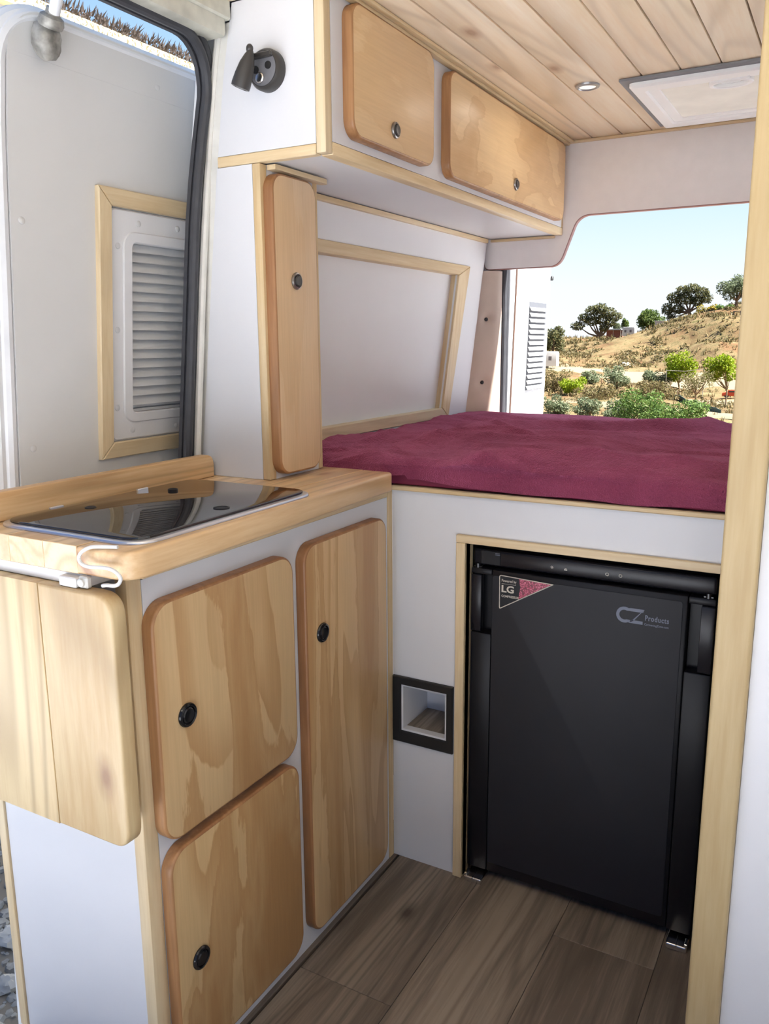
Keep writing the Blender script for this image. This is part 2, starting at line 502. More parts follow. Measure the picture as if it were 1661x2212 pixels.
# lining in four strips round the vent opening, following the lean
mb = MB()
zs = list(np.linspace(-.42, OZ0, 12)) + list(np.linspace(OZ0, OZ1, 6))[1:] + list(np.linspace(OZ1, 1.58, 4))[1:]
yA, yB = -.612, .49
def xl(z, h=0): return xw(z) + OFF + h
lin = MB()
def quadstrip(y0, y1, zl):
    if len(zl) > 1: lin.loft([[(xl(z, -.006), y0, z), (xl(z), y0, z), (xl(z), y1, z), (xl(z, -.006), y1, z)] for z in zl])
quadstrip(yA, OY0, zs); quadstrip(OY1, yB, zs)
quadstrip(OY0, OY1, [z for z in zs if z <= OZ0 + 1e-6]); quadstrip(OY0, OY1, [z for z in zs if z >= OZ1 - 1e-6])
top = [(yA, 1.5801)] + [(yA + .06 * (1 - math.cos(t)), 1.5801 + .062 * math.sin(t)) for t in np.linspace(.15, PI / 2, 8)] + [(y, 1.6421) for y in np.linspace(yA + .1, yB, 8)] + [(y, 1.5801) for y in np.linspace(yB, yA + .1, 8)]
dprism(lin, top, -.006, 0)
obj('door_lining', lin, GREYLIN, d1)
# screw caps
for (y, z) in ((-.31, 1.60), (-.592, 1.345), (-.585, .985), (-.30, 1.52)):
    if z == 1.52: continue
    mb = MB(); mb.lathe([(.006, -.002), (.006, .0004), (.005, .0010), (.0, .0011)], dwx((y, z), OFF), (1, 0, 0), 14)
    obj('screw_cap', mb, GREYLIN, d1)
# wooden frame, mitred
def mitred(parent, name, y0, y1, z0, z1, w, h, mats, off):
    o = [(y0, z0), (y1, z0), (y1, z1), (y0, z1)]
    i = [(y0 + w, z0 + w), (y1 - w, z0 + w), (y1 - w, z1 - w), (y0 + w, z1 - w)]
    for k in range(4):
        j = (k + 1) % 4
        poly = [o[k], o[j], i[j], i[k]]
        g = .0004
        poly = inset(poly, g)
        poly = dense(poly, .1)
        m = MB()
        rings = [[(xw(p[1]) + off, p[0], p[1]) for p in poly], [(xw(p[1]) + off + h - .002, p[0], p[1]) for p in poly], [(xw(p[1]) + off + h, p[0], p[1]) for p in inset(poly, .0018)]]
        m.loft(rings)
        obj(name, m, mats[k % 2], parent)
mitred(d1, 'vent_frame', VY0, VY1, VZ0, VZ1, .030, .010, (PINE_Y['y'], PINE_Y['z']), OFF)
# moulded vent surround
def ringpoly(mb, outer, inner, h0, h1, bev=.003):
    n = len(outer)
    def m(p, h): return (xw(p[1]) + OFF + h, p[0], p[1])
    A = [m(p, h0) for p in outer]; B_ = [m(p, h1 - bev) for p in outer]; C_ = [m(p, h1) for p in inset(outer, bev)]
    D = [m(p, h1) for p in inset(inner, -bev)]; E_ = [m(p, h1 - bev) for p in inner]; F = [m(p, h0) for p in inner]
    rv = [mb._v(q) for q in (A, B_, C_, D, E_, F)]
    for k in range(6):
        a = rv[k]; b = rv[(k + 1) % 6]
        for i in range(n):
            j = (i + 1) % n
            mb.face([a[i], a[j], b[j], b[i]])
def rr(y0, y1, z0, z1, r): return rrect(y0, y1, z0, z1, r, 8)
mb = MB()
ringpoly(mb, rr(OY0 + .001, OY1 - .001, OZ0 + .001, OZ1 - .001, .012), rr(-.381, .094, 1.019, 1.343, .022), -.010, .002)
ringpoly(mb, rr(-.388, .101, 1.010, 1.352, .028), rr(-.366, .079, 1.029, 1.333, .010), -.012, .005, .002)
vs = obj('vent_surround', mb, plain('vent_plastic', (.72, .725, .74, 1), .35, .02), d1)
for (y, z) in ((-.350, 1.367), (-.399, 1.325), (-.401, 1.180), (-.403, 1.040), (-.366, .996), (-.25, 1.369), (-.25, .994)):
    mb = MB(); mb.lathe([(.0055, -.002), (.0055, .0028), (.004, .0036), (0, .004)], dwx((y, z), OFF), (1, 0, 0), 14)
    obj('rivet', mb, plain('rivet_grey', (.60, .61, .62, 1), .4, .03) if 'rivet_grey' not in bpy.data.materials else bpy.data.materials['rivet_grey'], vs)
mb = MB()
n = 17
for k in range(n):
    z = 1.052 + k * (1.328 - 1.052) / (n - 1)
    w = .0088
    x = xw(z) + OFF
    mb.loft([[(x - .006, yy, z - w), (x - .0035, yy, z - w - .001), (x - .016, yy, z + w + .003), (x - .0185, yy, z + w + .003)] for yy in (-.378, .091)])
for z in (1.032, 1.040):
    x = xw(z) + OFF
    mb.box(x - .016, x - .010, -.378, .091, z - .0025, z + .0025)
obj('louvre_slats', mb, plain('slat_grey', (.66, .67, .68, 1), .4, .04), d1)
mb = MB(); x = xw(1.18) + OFF
mb.loft([[(xw(z) + OFF - .026, OY0, z), (xw(z) + OFF - .022, OY0, z), (xw(z) + OFF - .022, OY1, z), (xw(z) + OFF - .026, OY1, z)] for z in (OZ0, 1.18, OZ1)])
obj('vent_backing', mb, plain('vent_back', (.42, .43, .44, 1), .7, .05), d1)
# lock plate on the door's leading edge
mb = MB()
x = xw(1.44) + OFF - .026
mb.box(x, x + .014, -.648, -.619, 1.395, 1.475, .003, 2)
lp = obj('lock_plate', mb, ALU, d1)
mb = MB()
for z in (1.408, 1.435, 1.462): mb.lathe([(.004, 0), (.004, .0146), (0, .015)], (x, -.630, z), (1, 0, 0), 12)
obj('screw', mb, BLACKMT, lp)
# roller arm
mb = MB()
mb.tube([(-.20, -.60, 1.745), (-.21, -.588, 1.70), (-.225, -.574, 1.66), (-.25, -.566, 1.632)], .0085, 12)
arm = obj('roller_arm', mb, STEEL, d1)
mb = MB()
mb.ball((-.278, -.560, 1.603), .022, .022, .030, 18, 12, .12, 3)
mb.lathe([(.017, -.006), (.019, .0), (.017, .008), (.011, .012), (.010, .02)], (-.262, -.563, 1.622), (.5, -.1, .8), 20)
obj('roller_housing', mb, DIRTY, arm)['label'] = 'grimy metal roller housing'

# ------------------------------------------------------------------ kitchen cabinet
KL, KW = -.739, -.317
latch_n = 0
def latch(parent, x, y, z, metal=False, r=.0165):
    m = MB()
    m.lathe([(r, 0), (r * 1.02, .002), (r * .96, .0042), (r * .80, .0052), (r * .74, .0044), (r * .70, .002), (.0, .002)], (x, y, z), (1, 0, 0), 32)
    a = obj('latch_ring', m, GUNMETAL if metal else BLACKPL, parent)
    m = MB()
    h = .0075 if metal else .0055
    m.lathe([(r * .66, .0015), (r * .66, h - .0015), (r * .55, h), (r * .25, h - .0004), (0, h - .0006)], (x, y, z), (1, 0, 0), 28)
    b = obj('latch_button', m, LAMPM if metal else BLACKPL, parent)
    return a
def cab_door(parent, y0, y1, z0, z1, x0, x1, mat, lat, r=.034, metal=False, label=None, rl=.018):
    m = MB()
    m.prism(rrect(y0, y1, z0, z1, r, 9), 'x', x0, x1, .004, 0, 0, 1, 3)
    o = obj('cabinet_door', m, [EDGE, mat], parent)
    if label: o['label'] = label
    latch(o, x1, lat[0], lat[1], metal, rl)
    return o
kit = thing('kitchen_cabinet', 'white kitchen base cabinet with three plywood doors, below the glass-topped worktop', 'kitchen cabinet', (-.15, -.37, 0))
mb = MB()
mb.box(-.018, -.0005, KL + .028, -.0215, 0, .8395)                 # front panel
mb.box(KW + .001, -.0225, KL + .004, KL + .022, 0, .8615)          # end panel
mb.box(-.262, -.244, KL + .024, -.03, 0, .86)                      # back
mb.box(-.24, -.02, KL + .024, -.03, .02, .036)                     # bottom shelf
obj('carcass', mb, WHITE, kit)
mb = MB(); mb.box(-.022, .0, KL, KL + .0275, 0, .8615, .0025, 2); obj('corner_post', mb, PINE['z'], kit)
mb = MB(); mb.box(KW - .018, KW, KL, KL + .025, 0, .8615, .002, 2); obj('corner_post', mb, PINE['z'], kit)
mb = MB(); mb.box(-.018, .0015, -.0205, -.0012, 0, .8615, .0015, 1); obj('corner_post', mb, PINE['z'], kit)
mb = MB(); mb.box(-.018, .002, KL + .0285, -.0215, .840, .8615, .0015, 1); obj('top_rail', mb, PINE['y'], kit)
cab_door(kit, -.717, -.386, .439, .806, 0.0005, .020, PLY_A, (-.660, .625), .036, label='upper square plywood door')
cab_door(kit, -.712, -.386, .036, .424, 0.0005, .020, PLY_B, (-.661, .219), .036, label='lower square plywood door')
cab_door(kit, -.353, -.0595, .036, .809, 0.0005, .020, PLY_C, (-.303, .637), .034, label='tall narrow plywood door')

# worktop with upstand
wt = thing('worktop', 'knotty pine worktop with a rear upstand, on the kitchen cabinet', 'worktop', (-.12, -.42, .862))
mb = MB()
# laminated staves, cut to the outline by building each stave as a strip
def wt_front(y): return .060 + (y + .785) * (.036 - .060) / (.727)
st = [-.30, -.235, -.17, -.10, -.035]
for a, b in zip(st[:-1], st[1:]):
    mb.box(a, b, -.785, -.058, .8622, .90, .0008, 1)
poly = [(-.035, -.785), (wt_front(-.785), -.785), (wt_front(-.058), -.058), (-.035, -.058)]
poly = smooth_poly(poly, [0, .036, .014, 0], 8)
mb.prism(poly, 'z', .8622, .90, .005, .004, 0, 0, 3)
obj('worktop_slab', mb, WORKTOP, wt)
mb = MB(); mb.prism(smooth_poly([(-.7845, .9005), (-.2655, .9005), (-.2655, .9445), (-.7845, .9445)], [0, 0, .022, 0], 8), 'x', -.2695, -.2495, .0025, .0025)
obj('upstand', mb, wood('upstand_pine', s(228, 196, 150), s(204, 162, 112), 'y', 1.2, .5, 0, .42), wt)

# hob / sink with glass lid
hob = thing('glass_lid_cooktop', 'inset cooktop under a shiny black glass lid with silver rim, in the worktop', 'cooktop', (-.10, -.55, .90))
def hobpoly(d):
    p = [(-.245, -.757), (.0455, -.757), (.037, -.333), (-.247, -.333)]
    return inset(smooth_poly(p, .045, 8), d)
mb = MB(); mb.prism(hobpoly(0), 'z', .9003, .9045, .003, 0, 0, 0, 3); obj('rim', mb, ALU, hob)
mb = MB(); mb.prism(hobpoly(.010), 'z', .9046, .9085, .0015, 0, 0, 0, 2); lid = obj('glass_lid', mb, GLASS_BLK, hob)
for (x, y, r) in ((-.185, -.449, .0085), (-.185, -.628, .0085)):
    mb = MB(); mb.lathe([(r, .0), (r, .001), (r * .8, .0018), (r * .5, .0008), (0, .0006)], (x, y, .9085), (0, 0, 1), 20); obj('rubber_stop', mb, BLACKMT, lid)
mb = MB(); mb.lathe([(.0125, 0), (.0125, .0012), (.010, .0016), (.0095, .0004), (0, .0003)], (-.002, -.537, .9085), (0, 0, 1), 28); obj('finger_hole', mb, BLACKMT, lid)
for (y0, y1) in ((-.66, -.635), (-.48, -.455)):
    mb = MB(); mb.box(-.2415, -.236, y0, y1, .9040, .9095, .001, 1); obj('hinge', mb, ALU, hob)

# folding flap
flap = thing('folding_table_flap', 'knotty pine folding table flap hanging on the end of the kitchen cabinet', 'table flap', (-.1, -.783, .487))
mb = MB()
def staves(x0, x1, rad):
    pass
mb.prism(smooth_poly([(-.1045, .487), (.034, .487), (.034, .8435), (-.1045, .8435)], [0, .030, .032, 0], 8), 'y', -.771, -.797, .004, .004)
mb.prism([(-.235, .4871), (-.1045, .4871), (-.1045, .8434), (-.235, .8434)], 'y', -.7711, -.7968, .0006, .004)
mb.prism(smooth_poly([(-.33, .487), (-.235, .487), (-.235, .8435), (-.33, .8435)], [.03, 0, 0, .03], 8), 'y', -.771, -.797, .0006, .004)
obj('tabletop', mb, FLAPW, flap)
mb = MB()
mb.box(-.066, -.034, -.792, -.779, .8442, .8580, .0015, 1)
mb.box(KW + .002, -.024, -.7805, -.7395, .8442, .8612, .001, 1)
br = obj('hinge_bracket', mb, WPLAST, flap)
mb = MB(); mb.box(-.033, -.017, -.788, -.779, .8442, .8605, .002, 1); mb.lathe([(.0055, 0), (.0055, .003), (.003, .0045), (0, .0045)], (-.026, -.788, .8525), (0, -1, 0), 18)
obj('bracket_stop', mb, plain('grey_white_plastic', (.66, .66, .62, 1), .4, .03), br)
mb = MB()
raw = [(.030, -.775, .9035), (.015, -.780, .9035), (.0, -.789, .9035), (-.010, -.794, .899), (-.0165, -.7955, .893), (-.018, -.796, .887), (-.014, -.7965, .882), (-.004, -.797, .8795), (.010, -.797, .880), (.026, -.797, .8815), (.040, -.797, .881), (.049, -.796, .877), (.053, -.795, .871), (.050, -.794, .865), (.043, -.792, .860), (.032, -.790, .857), (.020, -.788, .8555), (.010, -.786, .853)]
def catmull(P, m=4):
    P = [Vector(p) for p in P]; out = []
    for i in range(len(P) - 1):
        p0 = P[max(i - 1, 0)]; p1 = P[i]; p2 = P[i + 1]; p3 = P[min(i + 2, len(P) - 1)]
        for k in range(m):
            t = k / m
            out.append(.5 * ((2 * p1) + (p2 - p0) * t + (2 * p0 - 5 * p1 + 4 * p2 - p3) * t * t + (3 * p1 - p0 - 3 * p2 + p3) * t ** 3))
    return out + [P[-1]]
mb.tube(catmull(raw), .0025, 10)
tagged('s_hook', mb, WPLAST, 'white bent wire hook over the near front corner of the worktop', 'hook', (.02, -.79, .86))

# ------------------------------------------------------------------ tall narrow cabinet on the worktop
tow = thing('tall_narrow_cabinet', 'tall narrow white cabinet with one slim plywood door, standing on the worktop', 'cabinet', (-.19, -.165, .9))
TX, TY0, TY1, TZ0, TZ1 = -.1217, -.255, -.075, .9005, 1.4655
mb = MB()
rings = []
for z in np.linspace(TZ0, TZ1, 8):
    xe = -.219 - (1.466 - z) * .130
    rings.append([(xe, TY0 + .001, z), (-.1395, TY0 + .001, z), (-.1395, TY0 + .017, z), (xe, TY0 + .017, z)])
mb.loft(rings)
mb.box(-.1385, TX - .0015, TY0 + .02, TY1 - .0145, TZ0, TZ1)
mb.box(-.21, TX - .002, TY1 - .015, TY1 - .001, TZ0, TZ1)
obj('carcass', mb, WHITE, tow)
mb = MB(); mb.box(-.139, TX, TY0, TY0 + .0195, TZ0, TZ1, .0018, 2); obj('corner_post', mb, PINE['z'], tow)
mb = MB(); mb.box(-.137, TX, TY1 - .0145, TY1, TZ0, TZ1, .0015, 1); obj('corner_post', mb, PINE['z'], tow)
mb = MB(); mb.prism(smooth_poly([(-.2345, TX), (-.062, TX), (-.062, TX + .019), (-.2345, TX + .019)], [0, .012, .012, 0], 5), 'z', 1.4565, 1.4655, .001)
for v in mb.bm.verts: v.co = Vector((v.co.y, v.co.x, v.co.z))
obj('top_strip', mb, PINE['y'], tow)
cab_door(tow, -.2475, -.109, .909, 1.452, TX - .0005, -.1017, PLY_T, (-.182, 1.268), .031, True, rl=.0155)

# ------------------------------------------------------------------ overhead cabinet
OX, OY0_, OY1_, OZ0_, OZ1_ = .018, -.255, 1.040, 1.468, 1.729
ov = thing('overhead_cabinet', 'long white overhead cabinet with two plywood doors, along the left wall above the bed', 'cabinet', (-.08, .4, 1.468))
mb = MB()
rings = []
for z in np.linspace(OZ0_ + .0165, OZ1_, 8):
    rings.append([(xw(z) + .001, OY0_ + .001, z), (-.0025, OY0_ + .001, z), (-.0025, OY0_ + .018, z), (xw(z) + .001, OY0_ + .018, z)])
mb.loft(rings)
mb.box(.0, OX - .0005, OY0_ + .021, OY1_ - .012, OZ0_ + .0205, OZ1_)
mb.box(-.215, .0, OY0_ + .018, OY1_, OZ0_ + .001, OZ0_ + .012)
obj('carcass', mb, WHITE, ov)
mb = MB(); mb.box(-.002, OX, OY0_, OY0_ + .0205, OZ0_, OZ1_, .0022, 2); obj('corner_post', mb, PINE_Y['z'], ov)
mb = MB(); mb.box(-.2165, -.0025, OY0_ - .0005, OY0_ + .0175, OZ0_ - .0015, OZ0_ + .016, .0015, 1); obj('end_rail', mb, PINE['x'], ov)
mb = MB(); mb.box(-.006, OX + .0008, OY0_ + .021, OY1_, OZ0_ - .001, OZ0_ + .020, .0022, 2); obj('front_rail', mb, PINE['y'], ov)
mb = MB(); mb.box(.0, OX + .0005, OY1_ - .0115, OY1_, OZ0_ + .0205, OZ1_, .0012, 1); obj('corner_post', mb, PINE['z'], ov)
cab_door(ov, -.199, .117, 1.502, 1.7165, OX, .038, PLY_D, (-.050, 1.540), .030, True, label='shorter overhead door', rl=.0145)
cab_door(ov, .190, .984, 1.4985, 1.7105, OX, .038, PLY_E, (.583, 1.541), .030, True, label='longer overhead door', rl=.0145)
# cornice strip between cabinet and ceiling
mb = MB()
mb.box(.0185, .034, -2.1, 1.037, 1.7175, 1.729, .003, 2)
mb.box(.0345, .0475, -2.1, 1.037, 1.7225, 1.729, .002, 2)
struct('trim_2', mb, PINE['y'], 'pine cornice strip between the overhead cabinet and the ceiling')

# ------------------------------------------------------------------ left wall lining with blanked window
mb = MB()
RY1 = .80
def wl(mb, y0f, y1f, z0, z1, off, nz=6, th=.006):
    rings = []
    for z in np.linspace(z0, z1, nz + 1):
        x = xw(z) + off; a = y0f(z) if callable(y0f) else y0f; b = y1f(z) if callable(y1f) else y1f
        rings.append([(x, a, z), (x, b, z), (x - th, b, z), (x - th, a, z)])
    mb.loft(rings)
fr_in = lambda z: .790 + (z - .953) * (.036 / .40)
fr_out = lambda z: .838 + (z - .927) * (.068 / .45)
wend = lambda z: .984 + (z - .938) * (.034 / .43)
wl(mb, -.07, wend, .0, .925, 0, 4); wl(mb, -.07, wend, 1.352, 1.466, 0, 3)
wl(mb, fr_in, wend, .925, 1.352, 0, 6); wl(mb, -.07, .03, .925, 1.352, 0, 6)
wl(mb, .0, .86, .915, 1.365, -.020, 6)
struct('wall_left', mb, WHITE_W, 'white lined left wall beside the bed')
fr = thing('blanked_window_frame', 'pine frame around the recessed white panel on the wall above the bed', 'wooden frame', (-.24, .45, .93))
def fpoly(name, pts, h, mat):
    poly = dense(pts, .15)
    m = MB()
    m.loft([[(xw(z) - .020, y, z) for y, z in poly], [(xw(z) + h - .002, y, z) for y, z in poly], [(xw(z) + h, y, z) for y, z in inset(poly, .0016)]])
    obj(name, m, mat, fr)
fpoly('frame_rail', [(.0, 1.349), (fr_in(1.349), 1.349), (.902, 1.378), (.0, 1.378)], .006, PINE['y'])
fpoly('frame_rail', [(.0, .927), (.838, .927), (fr_in(.957), .957), (.0, .957)], .006, PINE_Y['y'])
fpoly('frame_stile', [(.8385, .9275), (.9025, 1.3775), (fr_in(1.349) + .0005, 1.3485), (fr_in(.957) + .0005, .9575)], .006, PINE['z'])
fpoly('frame_stile', [(.0, .9575), (.03, .9575), (.03, 1.3485), (.0, 1.3485)], .006, PINE['z'])
mb = MB()
wl(mb, -.074, 1.012, 1.4555, 1.4665, .010, 1, .010)
struct('trim_3', mb, PINE['y'], 'thin pine strip along the top of the left wall under the overhead cabinet')

# ------------------------------------------------------------------ rear: header board, padded pillar, seal, door_2
left = [(-.236, 1.737), (-.236, 1.376), (.012, 1.376), (.066, 1.519)]
right = [(1.03, 1.519), (1.085, 1.376), (1.36, 1.376), (1.36, 1.737)]
poly = smooth_poly(left + right, [0, .022, .034, .034, .034, .034, .02, 0], 8)
mb = MB(); mb.prism(poly, 'y', 1.058, 1.0405, .003, 0, 1, 0, 3)
for f in mb.bm.faces:
    pass
struct('wall_rear', mb, [HEADER, BROWN_EDGE], 'pale grey padded header board above the rear opening')
mb = MB(); mb.box(.03, 1.36, 1.028, 1.040, 1.722, 1.7295, .002, 1); mb.box(-.21, -.004, 1.030, 1.040, 1.4595, 1.467, .001, 1)
struct('trim_4', mb, PINE['x'], 'thin pine strip along the top of the rear header board')
# padded pillar
pil = thing('padded_pillar', 'beige buttoned leatherette panel on the pillar beside the rear opening', 'padded panel', (-.21, 1.04, .0))
mb = MB()
def pillar_pt(u, z):
    xa = xw(min(z, 1.5)) - .008
    ya = wend(z) - .004
    xb = -.181; yb = 1.064
    p = Vector((xa + (xb - xa) * u, ya + (yb - ya) * u, z))
    nrm = Vector((yb - ya, -(xb - xa), 0)).normalized()
    bulge = .010 * (1 - abs(2 * u - 1) ** 3)
    for (ub, zb) in ((.42, 1.224), (.45, 1.025), (.45, .80)):
        d2 = ((u - ub) * .075) ** 2 + (z - zb) ** 2
        bulge -= .0105 * math.exp(-d2 / .00022)
    return p + nrm * bulge
nu, nz = 24, 110
grid = [[mb.bm.verts.new(pillar_pt(i / nu, (.3 + 1.073 * j / nz))) for i in range(nu + 1)] for j in range(nz + 1)]
for j in range(nz):
    for i in range(nu):
        mb.face([grid[j][i], grid[j][i + 1], grid[j + 1][i + 1], grid[j + 1][i]])
bmesh.ops.solidify(mb.bm, geom=list(mb.bm.faces), thickness=.012)
obj('padding', mb, PAD, pil, ang=60)
for (ub, zb) in ((.42, 1.224), (.45, 1.025)):
    p = pillar_pt(ub, zb)
    mb = MB(); mb.lathe([(.0062, 0), (.0062, .003), (.004, .0055), (0, .006)], p, (.75, -.6, 0), 18); obj('button', mb, BLACKMT, pil)
mb = MB()
lp_ = [(x, 1.079, z) for x, z in rrect(-.180, 1.33, -.05, 1.62, .08, 8)]
mb.tube(lp_, .011, 10, closed=True)
lp_ = [(x, 1.094, z) for x, z in rrect(-.176, 1.326, -.046, 1.616, .08, 8)]
mb.tube(lp_, .009, 10, closed=True)
tagged('rear_door_seal', mb, RUBBER, 'black rubber seal around the rear door opening beside the padded pillar', 'door seal', (-.18, 1.085, -.05))
mb = MB()
mb.box(-.30, -.1925, 1.082, 1.10, -.1, 1.634)
struct('wall_rear_side', mb, STEEL, 'white steel upright of the rear door opening')
mb = MB(); mb.box(-.30, 1.42, 1.082, 1.10, 1.635, 1.744)
struct('wall_rear_top', mb, STEEL, 'white steel header of the rear door opening')
# rear door folded back outside
d2 = bpy.data.objects.new('door_2', None); COL.objects.link(d2); d2.location = (-.2, 1.3, -.4)
setp(d2, 'white rear door with louvred vent, swung open behind the van', None, None, 'structure')
DX = -.165
def lean(c, k=.085):           # door leans like the body side
    return Vector((c.x + .0, c.y + (c.z - 1.0) * .075, c.z))
mb = MB()
mb.prism(rrect(1.10, 1.482, -.42, 1.66, .05, 8), 'x', DX - .05, DX - .004, .008, 0, 0, 0, 3)
mb.box(DX - .004, DX, 1.148, 1.470, -.38, 1.60, .003, 2)
for v in mb.bm.verts: v.co = lean(v.co)
obj('door_leaf', mb, STEEL, d2)
mb = MB()
mb.tube([lean(Vector((DX - .002, 1.128, z))) for z in np.linspace(-.35, 1.6, 12)], .0035, 8)
obj('trim_cord', mb, plain('brown_cord', s(96, 72, 60), .6, .05), d2)
mb = MB()
y0, y1, z0, z1 = 1.258, 1.432, .992, 1.283
n = 15
for k in range(n):
    z = z0 + .004 + k * (z1 - z0 - .024) / (n - 1)
    mb.loft([[(DX + .0018, yy, z + .0065), (DX + .004, yy, z + .006), (DX + .011, yy, z - .005), (DX + .009, yy, z - .006)] for yy in (y0, y1 - .008)])
for v in mb.bm.verts: v.co = lean(v.co)
obj('louvre_slats', mb, WPLAST, d2)
mb = MB(); mb.box(DX, DX + .0015, y0 - .001, y1 + .006, z0 - .004, z1 + .004)
for v in mb.bm.verts: v.co = lean(v.co)
obj('vent_backing', mb, plain('vent_grey', (.10, .105, .12, 1), .6, .05), d2)
mb = MB(); mb.box(DX - .02, DX + .006, 1.474, 1.486, 1.37, 1.385, .002, 1)
for v in mb.bm.verts: v.co = lean(v.co)
obj('door_catch', mb, BLACKMT, d2)

# ------------------------------------------------------------------ bed base, fridge frame, niche
bed = thing('bed_base', 'white boxed bed base with a pine-framed fridge opening and small black niche', 'bed base', (.6, .3, 0))
FX0, FX1, FZ = .172, .660, .757
NX0, NX1, NZ0, NZ1 = .0255, .1265, .317, .417
mb = MB()
y0, y1 = 0.0, .018
for (a, b, c, d) in ((.0005, 1.398, FZ, .8535), (.0005, NX0, .0, FZ), (NX1, FX0, 0, FZ), (NX0, NX1, 0, NZ0), (NX0, NX1, NZ1, FZ), (FX1, 1.398, 0, FZ)):
    v = mb.box(a, b, y0, y1, c, d)
bmesh.ops.remove_doubles(mb.bm, verts=mb.bm.verts, dist=.0001)
mb.box(-.24, 1.398, .02, 1.03, .838, .8535)
obj('front_panel', mb, WHITE, bed)
mb = MB(); mb.box(.002, 1.398, -.011, .018, .8537, .8635, .002, 1); obj('top_rail', mb, PINE['x'], bed)
mb = MB(); mb.box(FX0 - .021, FX0 - .006, .0345, .52, 0, FZ + .016); mb.box(FX1 + .006, FX1 + .021, .0345, .52, 0, FZ + .016); mb.box(FX0 - .021, FX1 + .021, .0345, .52, FZ + .0165, FZ + .03); mb.box(FX0 - .021, FX1 + .021, .52, .53, 0, FZ + .03)
obj('fridge_recess', mb, BLACKMT, bed)
mb = MB(); mb.box(FX0 - .020, FX0, -.009, .034, 0.0, FZ + .0, .0012, 1); obj('fridge_opening_stile', mb, PINE['z'], bed)
mb = MB(); mb.box(FX1, FX1 + .020, -.009, .034, 0.0, FZ + .0, .0012, 1); obj('fridge_opening_stile', mb, PINE['z'], bed)
mb = MB(); mb.box(FX0 - .020, FX1 + .020, -.009, .034, FZ + .0005, FZ + .0165, .0012, 1); obj('fridge_opening_rail', mb, PINE['x'], bed)
mb = MB()
outer = [(-.0035, .2875), (.1475, .2875), (.1475, .4405), (-.0035, .4405)]
inner = [(NX0, NZ0), (NX1, NZ0), (NX1, NZ1), (NX0, NZ1)]
outer[0] = (.0022, .2875); outer[3] = (.0022, .4405)
def ring_y(mb, outer, inner, yb, yf):
    n = len(outer)
    R = [[(p[0], yb, p[1]) for p in outer], [(p[0], yf + .002, p[1]) for p in outer], [(p[0], yf, p[1]) for p in inset(outer, .002)], [(p[0], yf + .002, p[1]) for p in inset(inner, -.006)], [(p[0], yb + .0, p[1]) for p in inner]]
    rv = [mb._v(q) for q in R]
    for k in range(5):
        a, b = rv[k], rv[(k + 1) % 5]
        for i in range(n):
            j = (i + 1) % n
            mb.face([a[i], a[j], b[j], b[i]])
ring_y(mb, outer, inner, .017, -.008)
obj('niche_frame', mb, BLACKMT, bed)
mb = MB()
mb.box(NX0 - .003, NX0, .018, .12, NZ0 - .003, NZ1 + .003); mb.box(NX1, NX1 + .003, .018, .12, NZ0 - .003, NZ1 + .003)
mb.box(NX0 - .003, NX1 + .003, .12, .123, NZ0 - .003, NZ1 + .003); mb.box(NX0, NX1, .018, .12, NZ1, NZ1 + .003)
nb = obj('niche_box', mb, WHITE, bed)
mb = MB(); mb.box(NX0, NX1, .018, .12, NZ0 - .003, NZ0); obj('niche_floor', mb, FLOORW, nb)

# ------------------------------------------------------------------ refrigerator
fg = thing('refrigerator', 'black built-in refrigerator set in the front of the bed base', 'refrigerator', (.412, .25, 0))
RX0, RX1 = .177, .648
mb = MB(); mb.box(RX0 - .001, RX1 + .001, .055, .48, .018, .752, .004, 1); obj('cabinet', mb, FR_BODY, fg)
mb = MB(); mb.box(RX0 + .001, RX1 - .001, .020, .0545, .7085, .7425, .006, 3); cp = obj('control_strip', mb, FR_STRIP, fg)
mb = MB(); mb.box(.196, .238, .0185, .022, .712, .741, .001, 1); obj('strip_end_cap', mb, FR_BODY, cp)
mb = MB()
for dz in (0, .003): mb.box(.227, .237, .0175, .0187, .7335 + dz, .7345 + dz)
obj('vent_marks', mb, LOGO, cp)
for i, x in enumerate((.345, .372, .452, .477)):
    z = .7235
    if i < 2:
        mb = MB()
        if i == 0:
            for k in range(3):
                a = PI * k / 3
                mb.tube([(x - .0035 * math.cos(a), .0192, z - .0035 * math.sin(a)), (x + .0035 * math.cos(a), .0192, z + .0035 * math.sin(a))], .0006, 6)
        else:
            mb.box(x - .003, x + .003, .0188, .0196, z - .003, z - .001); mb.box(x - .002, x + .002, .0188, .0196, z, z + .001)
        obj('indicator_icon', mb, LOGO_W, cp)
    else:
        mb = MB(); mb.tube([(x + .0028 * math.cos(t), .0192, z + .0028 * math.sin(t)) for t in np.linspace(0, 2 * PI, 17)[:-1]], .0007, 6, closed=True)
        obj('control_button', mb, LOGO_W, cp)
